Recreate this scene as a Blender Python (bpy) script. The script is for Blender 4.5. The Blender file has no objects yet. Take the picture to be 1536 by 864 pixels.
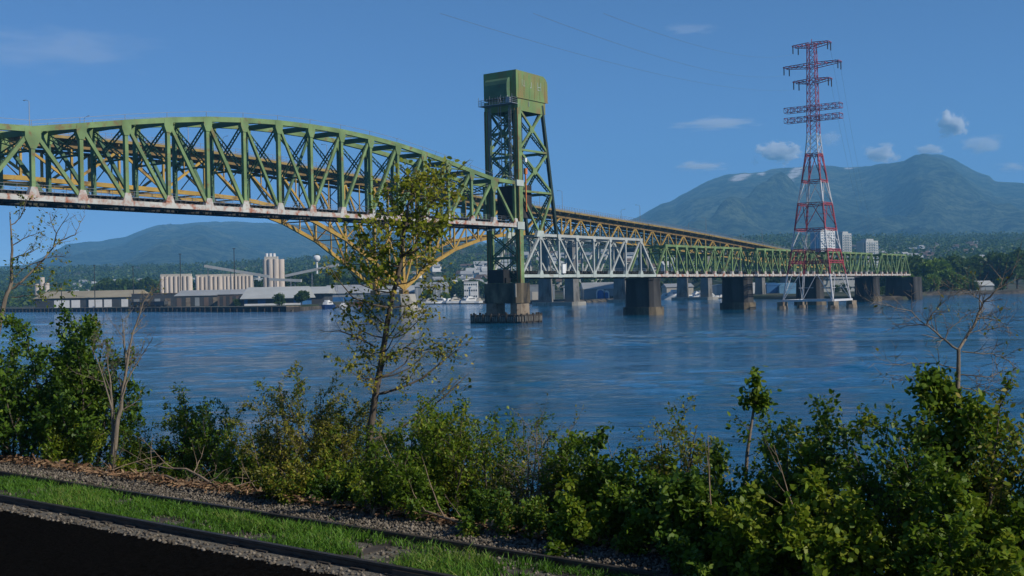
import bpy, math, random
import numpy as np
from mathutils import Vector, Matrix

scene = bpy.context.scene
COL = scene.collection
R = math.radians
rnd = random.Random(7)

# ------------------------------------------------------------------ camera model
# metres; camera over the origin looking along +Y, water surface at z = 0
FPX, PITCH, ROLL, CAMZ = 1750.0, 0.0026, 0.0209, 8.56
BX, BY, TH = 1.1236, 313.7726, 0.9433        # rail bridge: tower end of the lift span and its direction
CT, ST = math.cos(TH), math.sin(TH)

def ray(px, py):
    a, b = px - 768, py - 432
    u = a * math.cos(ROLL) - b * math.sin(ROLL)
    v = a * math.sin(ROLL) + b * math.cos(ROLL)
    y, z = FPX, -v
    return Vector((u, y * math.cos(PITCH) - z * math.sin(PITCH), y * math.sin(PITCH) + z * math.cos(PITCH)))

def at(px, py, Y):
    r = ray(px, py)
    return Vector((0, 0, CAMZ)) + r * (Y / r.y)

def bridge(s, off, z=0.0):
    return Vector((BX + s * CT - off * ST, BY + s * ST + off * CT, z))

TX = Vector((-0.785, 0.620, 0)); TN = Vector((0.620, 0.785, 0))   # along / across the near railway
def track(a, p, z):
    return TX * a + TN * p + Vector((0, 0, z))

# ------------------------------------------------------------------ materials
MATS = {}
def newmat(name):
    m = bpy.data.materials.new(name); m.use_nodes = True
    nt = m.node_tree
    for n in list(nt.nodes): nt.nodes.remove(n)
    out = nt.nodes.new('ShaderNodeOutputMaterial')
    MATS[name] = m
    return m, nt, out

def noise(nt, scale, detail=4, rough=.55, vec=None, stretch=None, dist=0.0, obj=True):
    n = nt.nodes.new('ShaderNodeTexNoise')
    n.inputs['Scale'].default_value = scale
    n.inputs['Detail'].default_value = detail
    n.inputs['Roughness'].default_value = rough
    n.inputs['Distortion'].default_value = dist
    if vec is None:
        tc = nt.nodes.new('ShaderNodeTexCoord'); vec = tc.outputs['Object']
    if stretch:
        mp = nt.nodes.new('ShaderNodeMapping'); mp.inputs['Scale'].default_value = stretch
        nt.links.new(vec, mp.inputs['Vector']); vec = mp.outputs['Vector']
    nt.links.new(vec, n.inputs['Vector'])
    return n.outputs['Fac']

def ramp(nt, fac, stops):
    r = nt.nodes.new('ShaderNodeValToRGB')
    el = r.color_ramp.elements
    while len(el) < len(stops): el.new(0.5)
    for e, (p, c) in zip(el, stops):
        e.position = p
        e.color = (*c, 1) if not isinstance(c, (int, float)) else (c, c, c, 1)
    nt.links.new(fac, r.inputs['Fac'])
    return r.outputs['Color']

def mix(nt, fac, a, b):
    m = nt.nodes.new('ShaderNodeMix'); m.data_type = 'RGBA'
    for sock, v in ((m.inputs['Factor'], fac), (m.inputs['A'], a), (m.inputs['B'], b)):
        pass
    for i, v in ((0, fac), (6, a), (7, b)):
        if isinstance(v, (int, float)): m.inputs[i].default_value = v
        elif isinstance(v, tuple): m.inputs[i].default_value = (*v, 1)
        else: nt.links.new(v, m.inputs[i])
    return m.outputs[2]

def bsdf(nt, out, color, rough=.6, metal=0.0, spec=.3, bump=None, bstr=.3, bdist=.1):
    b = nt.nodes.new('ShaderNodeBsdfPrincipled')
    if isinstance(color, tuple): b.inputs['Base Color'].default_value = (*color, 1)
    else: nt.links.new(color, b.inputs['Base Color'])
    if isinstance(rough, (int, float)): b.inputs['Roughness'].default_value = rough
    else: nt.links.new(rough, b.inputs['Roughness'])
    b.inputs['Metallic'].default_value = metal
    b.inputs['Specular IOR Level'].default_value = spec
    if bump is not None:
        bn = nt.nodes.new('ShaderNodeBump'); bn.inputs['Strength'].default_value = bstr
        bn.inputs['Distance'].default_value = bdist
        nt.links.new(bump, bn.inputs['Height']); nt.links.new(bn.outputs['Normal'], b.inputs['Normal'])
    nt.links.new(b.outputs[0], out.inputs['Surface'])
    return b

def plain(name, c, var=.25, scale=.8, rough=.65, metal=0.0, spec=.3, bump=.0, stretch=None):
    """one colour broken by large soft wear"""
    m, nt, out = newmat(name)
    f = noise(nt, scale, 6, .6, stretch=stretch)
    lo = tuple(x * (1 - var) for x in c); hi = tuple(min(.9, x * (1 + var)) for x in c)
    col = ramp(nt, f, [(.3, lo), (.7, hi)])
    bsdf(nt, out, col, rough, metal, spec, bump=f if bump else None, bstr=bump)
    return m

def worn(name, paint, rust, amount=.5, scale=.35, var=.2, rough=.6, stretch=None, paint2=None):
    """paint with patches of a second colour showing through"""
    m, nt, out = newmat(name)
    f = noise(nt, scale, 8, .65, stretch=stretch, dist=.3)
    g = noise(nt, scale * .37 + .05, 4, .5)
    p2 = paint2 or tuple(x * (1 - var) for x in paint)
    base = ramp(nt, g, [(.35, p2), (.65, paint)])
    fac = ramp(nt, f, [(max(0, .72 - amount * .4), 0.0), (min(1, .80 - amount * .25), 1.0)])
    bsdf(nt, out, mix(nt, fac, base, rust), rough, 0, .25, bump=f, bstr=.15)
    return m

def leafmat(name, cols, trans=.35, rough=.5, gloss=.25):
    m, nt, out = newmat(name)
    at_ = nt.nodes.new('ShaderNodeAttribute'); at_.attribute_name = 'tint'
    n = len(cols)
    c = ramp(nt, at_.outputs['Fac'], [(i / (n - 1), cc) for i, cc in enumerate(cols)])
    b = nt.nodes.new('ShaderNodeBsdfPrincipled')
    nt.links.new(c, b.inputs['Base Color']); b.inputs['Roughness'].default_value = rough
    b.inputs['Specular IOR Level'].default_value = gloss
    t = nt.nodes.new('ShaderNodeBsdfTranslucent'); nt.links.new(c, t.inputs['Color'])
    ms = nt.nodes.new('ShaderNodeMixShader'); ms.inputs[0].default_value = trans
    nt.links.new(b.outputs[0], ms.inputs[1]); nt.links.new(t.outputs[0], ms.inputs[2])
    nt.links.new(ms.outputs[0], out.inputs['Surface'])
    return m

# ------------------------------------------------------------------ mesh helper
class MB:
    def __init__(s): s.v = []; s.f = []
    def add(s, vs, fs):
        o = len(s.v); s.v += [tuple(p) for p in vs]; s.f += [tuple(i + o for i in f) for f in fs]; return s
    def box(s, c, sz, rz=0.0):
        c = Vector(c); hx, hy, hz = (k / 2 for k in sz); ca, sa = math.cos(rz), math.sin(rz)
        vs = []
        for z in (-hz, hz):
            for x, y in ((-hx, -hy), (hx, -hy), (hx, hy), (-hx, hy)):
                vs.append((c.x + x * ca - y * sa, c.y + x * sa + y * ca, c.z + z))
        return s.add(vs, [(3, 2, 1, 0), (4, 5, 6, 7), (0, 1, 5, 4), (1, 2, 6, 5), (2, 3, 7, 6), (3, 0, 4, 7)])
    def beam(s, a, b, w, h, up=(0, 0, 1)):
        """rectangular bar; w across, h along the up side"""
        a, b = Vector(a), Vector(b); d = (b - a)
        if d.length < 1e-6: return s
        d.normalize(); up = Vector(up)
        x = d.cross(up)
        if x.length < 1e-3: x = d.cross(Vector((0, 1, 0)))
        x.normalize(); u = x.cross(d)
        vs = []
        for p in (a, b):
            for i, j in ((-1, -1), (1, -1), (1, 1), (-1, 1)):
                vs.append(p + x * (i * w / 2) + u * (j * h / 2))
        return s.add(vs, [(0, 1, 2, 3), (7, 6, 5, 4), (0, 4, 5, 1), (1, 5, 6, 2), (2, 6, 7, 3), (3, 7, 4, 0)])
    def laced(s, a, b, w, up, bar=.16, pitch=1.1):
        """built-up bar: two edge bars with zigzag lacing"""
        a, b = Vector(a), Vector(b); d = b - a; L = d.length; d.normalize()
        x = d.cross(Vector(up)); x.normalize(); x *= w / 2
        s.beam(a + x, b + x, bar, bar * 1.6, up); s.beam(a - x, b - x, bar, bar * 1.6, up)
        n = max(2, int(L / pitch))
        for i in range(n):
            p, q = a + d * (L * i / n), a + d * (L * (i + 1) / n)
            k = 1 if i % 2 else -1
            s.beam(p + x * k, q - x * k, bar * .6, bar * .6, up)
        return s
    def tube(s, pts, rad, n=6, caps=True):
        pts = [Vector(p) for p in pts]
        if isinstance(rad, (int, float)): rad = [rad] * len(pts)
        vs = []; fs = []
        prev = None
        for i, p in enumerate(pts):
            d = (pts[min(i + 1, len(pts) - 1)] - pts[max(i - 1, 0)])
            if d.length < 1e-9: d = Vector((0, 0, 1))
            d.normalize()
            if prev is None:
                x = d.orthogonal()
            else:
                x = prev - d * prev.dot(d)
                if x.length < 1e-4: x = d.orthogonal()
            x.normalize(); prev = x; y = d.cross(x)
            for k in range(n):
                t = 2 * math.pi * k / n
                vs.append(p + x * (rad[i] * math.cos(t)) + y * (rad[i] * math.sin(t)))
        for i in range(len(pts) - 1):
            for k in range(n):
                k2 = (k + 1) % n
                fs.append((i * n + k, i * n + k2, (i + 1) * n + k2, (i + 1) * n + k))
        if caps:
            fs.append(tuple(range(n - 1, -1, -1))); fs.append(tuple((len(pts) - 1) * n + k for k in range(n)))
        return s.add(vs, fs)
    def frustum(s, c, r0, r1, h, n=16):
        c = Vector(c); return s.tube([c, c + Vector((0, 0, h))], [r0, r1], n)
    def prism(s, poly, axis_a, axis_b, origin, depth):
        """poly of (a, b) pairs in the plane of two axes, thickened along their normal by +-depth/2"""
        A, Bv, O = Vector(axis_a), Vector(axis_b), Vector(origin); N = A.cross(Bv).normalized() * (depth / 2)
        n = len(poly)
        vs = [O + A * a + Bv * b - N for a, b in poly] + [O + A * a + Bv * b + N for a, b in poly]
        fs = [tuple(range(n - 1, -1, -1)), tuple(range(n, 2 * n))]
        for i in range(n):
            j = (i + 1) % n; fs.append((i, j, n + j, n + i))
        return s.add(vs, fs)
    def build(s, name, mat, parent=None, origin=None, smooth=False, local=False):
        """verts are world coordinates unless local; origin = where the object's own zero lies"""
        me = bpy.data.meshes.new(name)
        vs = s.v
        if not local:
            if parent is not None:
                inv = parent['_w']; M = Matrix([inv[i * 4:i * 4 + 4] for i in range(4)])
                vs = [tuple(M @ Vector(v)) for v in vs]
            elif origin is not None:
                o = Vector(origin); vs = [(v[0] - o.x, v[1] - o.y, v[2] - o.z) for v in vs]
        me.from_pydata(vs, [], s.f)
        me.materials.append(MATS[mat] if isinstance(mat, str) else mat)
        if smooth: me.polygons.foreach_set('use_smooth', [True] * len(me.polygons))
        me.update()
        o = bpy.data.objects.new(name, me); COL.objects.link(o)
        if parent is not None:
            o.parent = parent
            o['_w'] = parent['_w']
        elif origin is not None: o.location = origin
        return o

def tag(o, label, cat, group=None, kind=None):
    if label: o['label'] = label
    if cat: o['category'] = cat
    if group: o['group'] = group
    if kind: o['kind'] = kind
    return o

def thing(name, label, cat, loc=(0, 0, 0), rz=0.0, group=None):
    o = bpy.data.objects.new(name, None); o.empty_display_size = .5; COL.objects.link(o)
    o.location = loc; o.rotation_euler = (0, 0, rz)
    M = (Matrix.Translation(Vector(loc)) @ Matrix.Rotation(rz, 4, 'Z')).inverted()
    o['_w'] = [x for row in M for x in row]
    return tag(o, label, cat, group)

def structure(o):
    o['kind'] = 'structure'; return o

def np_mesh(name, V, F, mat, tint=None, smooth=False):
    V = np.asarray(V, dtype=np.float32); F = np.asarray(F, dtype=np.int32)
    me = bpy.data.meshes.new(name)
    me.vertices.add(len(V)); me.vertices.foreach_set('co', V.ravel())
    k = F.shape[1]
    me.loops.add(F.size); me.loops.foreach_set('vertex_index', F.ravel())
    me.polygons.add(len(F)); me.polygons.foreach_set('loop_start', np.arange(0, F.size, k, dtype=np.int32))
    try: me.polygons.foreach_set('loop_total', np.full(len(F), k, dtype=np.int32))
    except Exception: pass
    me.materials.append(MATS[mat] if isinstance(mat, str) else mat)
    if tint is not None:
        a = me.attributes.new('tint', 'FLOAT', 'FACE'); a.data.foreach_set('value', np.asarray(tint, dtype=np.float32))
    if smooth: me.polygons.foreach_set('use_smooth', np.ones(len(F), dtype=bool))
    me.update(calc_edges=True); me.validate()
    return me

def link_mesh(name, me, parent=None, loc=None):
    o = bpy.data.objects.new(name, me); COL.objects.link(o)
    if parent is not None: o.parent = parent
    elif loc is not None: o.location = loc
    return o

def copy_tree(o, parent=None):
    c = o.copy(); COL.objects.link(c)
    if parent is not None: c.parent = parent
    for ch in list(o.children): copy_tree(ch, c)
    return c

def lerp_table(tab, x):
    if x <= tab[0][0]: return tab[0][1]
    for (a, b), (c, d) in zip(tab, tab[1:]):
        if x <= c: return b + (d - b) * (x - a) / (c - a)
    return tab[-1][1]

# value noise for terrain
_ng = np.random.default_rng(3).random((256, 256))
def vnoise(x, y):
    x = np.asarray(x, float); y = np.asarray(y, float)
    xi = np.floor(x).astype(int); yi = np.floor(y).astype(int); fx = x - xi; fy = y - yi
    fx = fx * fx * (3 - 2 * fx); fy = fy * fy * (3 - 2 * fy)
    g = lambda i, j: _ng[i % 256, j % 256]
    return (g(xi, yi) * (1 - fx) + g(xi + 1, yi) * fx) * (1 - fy) + (g(xi, yi + 1) * (1 - fx) + g(xi + 1, yi + 1) * fx) * fy
def fbm(x, y, o=4, ridged=False):
    s = 0; a = 1; t = 0
    for i in range(o):
        n = vnoise(x * 2 ** i + 17 * i, y * 2 ** i + 5 * i)
        if ridged: n = 1 - abs(2 * n - 1)
        s = s + a * n; t += a; a *= .5
    return s / t
HAZE, CLOUDS, SUN_E, SKY_E, AIR, DUST, OZONE, EXPO = 9e-5, True, 4.6, .118, .45, 0.0, 7.5, .08
# ------------------------------------------------------------------ the materials
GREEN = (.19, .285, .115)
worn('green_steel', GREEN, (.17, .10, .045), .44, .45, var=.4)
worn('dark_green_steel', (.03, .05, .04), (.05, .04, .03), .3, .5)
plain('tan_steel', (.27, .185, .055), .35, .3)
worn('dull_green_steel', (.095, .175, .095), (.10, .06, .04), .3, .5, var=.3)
worn('house_green', (.165, .255, .088), (.22, .165, .06), .68, .5, var=.2, stretch=(1, 1, .22))
worn('pale_rusty_steel', (.50, .49, .44), (.30, .10, .045), .62, .55, var=.2)
worn('pale_steel', (.42, .47, .43), (.22, .17, .12), .3, .5, var=.2)
worn('white_steel', (.41, .43, .40), (.28, .23, .17), .3, .4, var=.2)
plain('dark_steel', (.03, .032, .03), .4, .6)
plain('black_steel', (.012, .013, .014), .4, .8)
worn('yellow_steel', (.46, .285, .055), (.13, .07, .03), .42, .25, var=.3)
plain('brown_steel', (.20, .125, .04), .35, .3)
plain('deck_concrete', (.30, .27, .20), .25, .2)
plain('asphalt', (.05, .05, .052), .2, .5)
worn('pier_concrete', (.22, .175, .11), (.03, .027, .022), .85, .22, var=.4, rough=.85, stretch=(1, 1, .35))
worn('dark_concrete', (.075, .072, .068), (.022, .022, .022), .8, .2, var=.4, rough=.9, stretch=(1.2, 1.2, .15))
worn('pale_concrete', (.36, .34, .29), (.11, .10, .08), .5, .3, var=.25, rough=.85, stretch=(1, 1, .4))
worn('grey_concrete', (.185, .18, .165), (.075, .072, .066), .5, .3, var=.25, rough=.85, stretch=(1, 1, .4))
worn('tan_concrete', (.27, .22, .16), (.10, .07, .045), .6, .5, var=.3, rough=.85)
plain('timber_dark', (.045, .038, .03), .5, 1.2, .9)
plain('timber_pale', (.22, .20, .165), .4, 1.2, .9)
worn('red_steel', (.42, .07, .085), (.16, .035, .03), .35, .5, var=.3)
worn('mast_white', (.58, .58, .58), (.38, .34, .30), .25, .5, var=.15)
plain('galvanised', (.25, .26, .27), .25, .8, .5, .4)
plain('white_paint', (.68, .68, .66), .1, .3)
plain('cream_wall', (.50, .46, .38), .15, .1)
plain('silo_concrete', (.56, .48, .40), .16, .25, stretch=(1, 1, .2))
plain('grey_wall', (.24, .26, .27), .2, .1)
plain('dark_wall', (.05, .053, .055), .3, .1)
plain('tan_roof', (.33, .28, .18), .2, .06)
plain('grey_roof', (.32, .33, .33), .15, .05)
plain('pale_roof', (.42, .43, .41), .15, .05)
plain('brown_roof', (.13, .095, .075), .3, .1)
plain('blue_wall', (.035, .13, .30), .2, .1)
plain('pale_blue_wall', (.13, .28, .42), .2, .1)
plain('blue_hull', (.012, .03, .10), .2, .3, .4)
plain('orange_hull', (.30, .075, .03), .25, .3, .5)
plain('blue_door', (.02, .11, .33), .15, .2)
plain('yellow_paint', (.45, .30, .06), .2, .2)
plain('orange_paint', (.55, .17, .04), .2, .3)
plain('bark', (.085, .068, .05), .45, 9, .9, bump=.4, stretch=(1, 1, .3))
plain('pale_bark', (.17, .14, .105), .4, 9, .9, bump=.3, stretch=(1, 1, .3))
plain('dead_wood', (.21, .155, .105), .4, 7, .9)
plain('rail_steel', (.06, .05, .042), .4, 3, .5, .5)
plain('tie_wood', (.045, .038, .032), .4, 3, .9)
plain('window_glass', (.03, .045, .06), .3, .3, .1, 0, .6)
plain('wagon_brown', (.11, .06, .04), .3, .6)
plain('pale_glass', (.10, .15, .19), .3, .3, .2, 0, .5)
plain('insulator', (.05, .045, .05), .2, 2, .3)
plain('cable_metal', (.13, .16, .20), .1, 1, .5, .3)

leafmat('leaf_green', [(.036, .075, .006), (.085, .155, .010), (.155, .225, .016), (.26, .29, .026)], trans=.45)
leafmat('leaf_deep', [(.022, .056, .007), (.048, .105, .010), (.092, .165, .014), (.15, .215, .022)])
leafmat('leaf_olive', [(.07, .085, .010), (.14, .15, .016), (.23, .215, .026), (.34, .27, .04)], trans=.4)  # plain near-black strip up to the near rail, nature unknown
leafmat('leaf_spring', [(.07, .10, .012), (.13, .165, .018), (.21, .21, .025), (.34, .26, .035)])
leafmat('leaf_tree', [(.13, .17, .014), (.23, .27, .02), (.31, .33, .03), (.40, .37, .04)], trans=.55)
leafmat('leaf_far', [(.026, .062, .015), (.055, .105, .02), (.09, .15, .028), (.14, .19, .036)])
leafmat('leaf_far_bright', [(.06, .12, .015), (.11, .19, .02), (.16, .25, .03), (.21, .28, .04)])
leafmat('grass_blade', [(.04, .085, .010), (.058, .145, .012), (.09, .20, .018), (.22, .23, .06)], trans=.3)
leafmat('stone', [(.05, .042, .032), (.09, .076, .058), (.135, .115, .088), (.22, .19, .15)], trans=0.0, rough=.9)
leafmat('litter', [(.06, .034, .018), (.12, .068, .036), (.20, .115, .06), (.28, .19, .11)], trans=0.0, rough=.9)

# ground with soil, litter and moss
m, nt, out = newmat('soil')
f = noise(nt, 1.6, 8, .65); g = noise(nt, .35, 4)
c = mix(nt, ramp(nt, g, [(.45, 0.0), (.6, 1.0)]), ramp(nt, f, [(.3, (.03, .02, .012)), (.7, (.11, .072, .042))]), (.028, .038, .012))
bsdf(nt, out, c, .95, 0, .1, bump=f, bstr=.6, bdist=.1)
m, nt, out = newmat('ballast_base')
f = noise(nt, 22, 6, .7)
bsdf(nt, out, ramp(nt, f, [(.3, (.055, .05, .043)), (.7, (.20, .185, .155))]), .95, 0, .1, bump=f, bstr=.8, bdist=.04)
m, nt, out = newmat('black_ground')  # near-black colour with fine grain, for ground of unknown kind
f = noise(nt, 14, 6, .7)
bsdf(nt, out, ramp(nt, f, [(.3, (.0015, .0015, .0016)), (.75, (.009, .0088, .0085))]), 1.0, 0, 0.0, bump=f, bstr=.8, bdist=.05)
m, nt, out = newmat('shore_land')
f = noise(nt, .03, 8, .6); g = noise(nt, .006, 5)
c = mix(nt, ramp(nt, g, [(.4, 0.0), (.6, 1.0)]), ramp(nt, f, [(.3, (.018, .034, .014)), (.7, (.045, .065, .028))]), ramp(nt, f, [(.3, (.05, .055, .035)), (.7, (.13, .12, .09))]))
bsdf(nt, out, c, .95, 0, .1)
m, nt, out = newmat('shore_rock')
f = noise(nt, .25, 8, .7)
bsdf(nt, out, ramp(nt, f, [(.35, (.03, .028, .025)), (.65, (.16, .14, .11))]), .95, 0, .1, bump=f, bstr=.8, bdist=1.0)
# forested mountain: crown texture, lighter cut blocks, snow at two clearings
m, nt, out = newmat('mountain_forest')
geo = nt.nodes.new('ShaderNodeNewGeometry')
f = noise(nt, .012, 8, .85, vec=geo.outputs['Position']); g = noise(nt, .0016, 6, .6, vec=geo.outputs['Position'])
h = noise(nt, .006, 5, .6, vec=geo.outputs['Position'])
c1 = ramp(nt, f, [(.43, (.002, .010, .008)), (.57, (.085, .12, .06))])
c2 = ramp(nt, f, [(.43, (.012, .028, .014)), (.57, (.16, .195, .10))])
c = mix(nt, ramp(nt, g, [(.44, 0.0), (.60, 1.0)]), c1, c2)
sn = nt.nodes.new('ShaderNodeAttribute'); sn.attribute_name = 'snow'
mt = nt.nodes.new('ShaderNodeMath'); mt.operation = 'MULTIPLY'
nt.links.new(sn.outputs['Fac'], mt.inputs[0]); nt.links.new(ramp(nt, h, [(.40, 0.15), (.54, 1.0)]), mt.inputs[1])
c = mix(nt, mt.outputs[0], c, (.88, .86, .84))
bsdf(nt, out, c, 1.0, 0, 0.0, bump=f, bstr=1.0, bdist=60.0)

# water: wind ripples, swell and current streaks
m, nt, out = newmat('sea_water')
geo = nt.nodes.new('ShaderNodeNewGeometry'); P = geo.outputs['Position']
rot = nt.nodes.new('ShaderNodeMapping'); rot.inputs['Rotation'].default_value = (0, 0, R(14)); nt.links.new(P, rot.inputs['Vector'])
Pv = rot.outputs['Vector']
n1 = noise(nt, .75, 5, .68, vec=Pv, stretch=(.72, 1, 1), dist=.6)
n2 = noise(nt, .16, 4, .55, vec=Pv, stretch=(.6, 1, 1), dist=.5)
n3 = noise(nt, .013, 5, .6, vec=Pv, stretch=(.16, 1, 1), dist=.9)
streak = ramp(nt, n3, [(.40, .30), (.50, .62), (.56, 1.0), (.62, 1.0)])
n0 = noise(nt, 2.6, 3, .6, vec=Pv, stretch=(.7, 1, 1), dist=.4)
a0 = nt.nodes.new('ShaderNodeMath'); a0.operation = 'MULTIPLY_ADD'; a0.inputs[1].default_value = .45; nt.links.new(n0, a0.inputs[0]); nt.links.new(n1, a0.inputs[2])
a = nt.nodes.new('ShaderNodeMath'); a.operation = 'MULTIPLY_ADD'; a.inputs[1].default_value = .36
nt.links.new(a0.outputs[0], a.inputs[0])
b_ = nt.nodes.new('ShaderNodeMath'); b_.operation = 'MULTIPLY'; b_.inputs[1].default_value = 1.5
nt.links.new(n2, b_.inputs[0]); nt.links.new(b_.outputs[0], a.inputs[2])
mm = nt.nodes.new('ShaderNodeMath'); mm.operation = 'MULTIPLY'
nt.links.new(a.outputs[0], mm.inputs[0]); nt.links.new(streak, mm.inputs[1])
wb = bsdf(nt, out, (.002, .075, .165), .06, 0, .5, bump=mm.outputs[0], bstr=1.0, bdist=.6)
wb.inputs['IOR'].default_value = 1.42
# ------------------------------------------------------------------ railway lift bridge
DV = Vector((CT, ST, 0)); NV = Vector((-ST, CT, 0)); UZ = Vector((0, 0, 1))
W = 10.0
PL = 9.4
def plate(mb, s, off, z, poly, thick):
    return mb.prism(poly, DV, UZ, bridge(s, off, z), thick)

# --- lift span (raised)
ZL = 26.2
hz = {1: 38.0, 2: 39.5, 3: 41.1, 4: 42.5, 5: 43.7, 6: 44.5, 7: 45.0, 8: 45.15}
for k in range(9, 16): hz[k] = hz[16 - k]
hz[0] = hz[16] = 37.7
lift = thing('lift_span', 'arched green truss lift span raised high above the water, pale rusty bottom chord', 'bridge span', bridge(-8 * PL, 5, ZL), TH)
for off in (0, W):
    near = off == 0
    tc = MB()
    for k in range(16):
        tc.beam(bridge(-k * PL, off, hz[k]), bridge(-(k + 1) * PL, off, hz[k + 1]), 1.0, .85, NV)
    o = tc.build('top_chord', 'green_steel', lift)
    hr = MB()
    for k in range(0, 16):
        a, b = bridge(-k * PL, off, hz[k] + 1.5), bridge(-(k + 1) * PL, off, hz[k + 1] + 1.5)
        hr.beam(a, b, .07, .07); hr.beam(bridge(-k * PL, off, hz[k]), a, .07, .07, DV)
    hr.build('handrail', 'galvanised', o)
    bc = MB()
    bc.beam(bridge(0, off, ZL), bridge(-16 * PL, off, ZL), .95, .9, NV)
    bc.build('bottom_chord', 'pale_rusty_steel', lift)
    for k in range(0, 17):
        v = MB(); w = .72 if k not in (0, 16) else .6
        v.beam(bridge(-k * PL, off, ZL + .4), bridge(-k * PL, off, hz[k] - .3), w, .7, NV)
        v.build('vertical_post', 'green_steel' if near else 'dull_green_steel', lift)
        if 0 < k < 16:
            g = MB()
            big = 1.5 if k in (1, 15) else 1.0
            plate(g, -k * PL, off, hz[k] - .4, [(-1.0 * big, .55), (1.0 * big, .55), (1.0 * big, -.8 * big), (.5, -2.0 * big), (-.5, -2.0 * big), (-1.0 * big, -.8 * big)], .95)
            g.build('gusset_plate', 'green_steel', lift)
        g = MB()
        plate(g, -k * PL, off, ZL, [(-1.0, -.5), (1.0, -.5), (1.0, .55), (.55, 1.9), (-.55, 1.9), (-1.0, .55)], 1.02)
        g.build('gusset_plate', 'pale_rusty_steel', lift, )['label'] = 'rust streaked pale joint plate'
    # diagonals: fall towards mid-span; end panels rise to the hips
    for k in range(16):
        if k == 0: a, b = (1, hz[1]), (0, ZL)
        elif k == 15: a, b = (15, hz[15]), (16, ZL)
        elif k < 8: a, b = (k, hz[k]), (k + 1, ZL)
        else: a, b = (k + 1, hz[k + 1]), (k, ZL)
        d = MB(); A = bridge(-a[0] * PL, off, a[1]); Bv = bridge(-b[0] * PL, off, b[1] + .3)
        if k in (6, 7, 8, 9): d.beam(A, Bv, .56, .45, NV)
        else: d.beam(A, Bv, .66, .55, NV)
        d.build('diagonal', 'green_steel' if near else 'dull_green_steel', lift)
for k in range(1, 16):
    sb = MB(); zt, zm = hz[k] - .3, ZL + 8.2
    s_ = -k * PL
    sb.beam(bridge(s_, .4, zt), bridge(s_, W - .4, zt), .35, 1.1)
    sb.laced(bridge(s_, .4, zt - .8), bridge(s_, W - .4, zm), .75, DV, .17, .8)
    sb.laced(bridge(s_, W - .4, zt - .8), bridge(s_, .4, zm), .75, DV, .17, .8)
    sb.laced(bridge(s_, .4, zm), bridge(s_, W - .4, zm), .7, UZ, .15, .9)
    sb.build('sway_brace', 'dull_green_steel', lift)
lb = MB()
for k in range(1, 15):
    a, b = bridge(-k * PL, 0, hz[k] + .1), bridge(-(k + 1) * PL, W, hz[k + 1] + .1)
    c, d = bridge(-k * PL, W, hz[k] + .1), bridge(-(k + 1) * PL, 0, hz[k + 1] + .1)
    lb.beam(a, b, .5, .35); lb.beam(c, d, .5, .35)
lb.build('lateral_brace', 'green_steel', lift)
def rail_deck(mb, s0, s1, zc):
    """floor beams, stringers and sleepers between the bottom chords"""
    n = max(1, round(abs(s1 - s0) / PL))
    for i in range(n + 1):
        s_ = s0 + (s1 - s0) * i / n
        mb.beam(bridge(s_, .5, zc + .1), bridge(s_, W - .5, zc + .1), .5, 1.3)
    for o_ in (3.6, 6.4): mb.beam(bridge(s0, o_, zc + .55), bridge(s1, o_, zc + .55), .45, 1.1)
    for o_ in (.95, W - .95): mb.beam(bridge(s0, o_, zc - .35), bridge(s1, o_, zc - .35), .3, .8)
    n = int(abs(s1 - s0) / 1.2)
    for i in range(n):
        s_ = s0 + (s1 - s0) * (i + .5) / n
        mb.beam(bridge(s_, 2.9, zc + 1.22), bridge(s_, 7.1, zc + 1.22), .28, .24)
    return mb
def rails(mb, s0, s1, zc):
    for o_ in (4.28, 5.72): mb.beam(bridge(s0, o_, zc + 1.42), bridge(s1, o_, zc + 1.42), .08, .16)
    return mb
rail_deck(MB(), 0, -16 * PL, ZL).build('deck', 'dark_steel', lift)
rails(MB(), 0, -16 * PL, ZL).build('rail', 'rail_steel', lift)
wk = MB()
for o_ in (1.35, 8.65):
    wk.beam(bridge(0, o_, ZL + 1.25), bridge(-16 * PL, o_, ZL + 1.25), .9, .08)
    sgn = -.45 if o_ < 5 else .45
    for h_ in (1.9, 2.4): wk.beam(bridge(0, o_ + sgn, ZL + h_), bridge(-16 * PL, o_ + sgn, ZL + h_), .05, .05)
    for i in range(65):
        s_ = -i * 16 * PL / 64
        wk.beam(bridge(s_, o_ + sgn, ZL + 1.2), bridge(s_, o_ + sgn, ZL + 2.4), .05, .05, DV)
wk.build('walkway', 'galvanised', lift)
for z_, dz in ((37.7, 1.6), (26.2, 2.0)):
    for o_ in (-.1, W + .1):
        sh = MB(); sh.beam(bridge(.2, o_, z_), bridge(3.4, o_, z_), 1.5, dz); sh.build('guide_shoe', 'pale_steel', lift)

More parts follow.
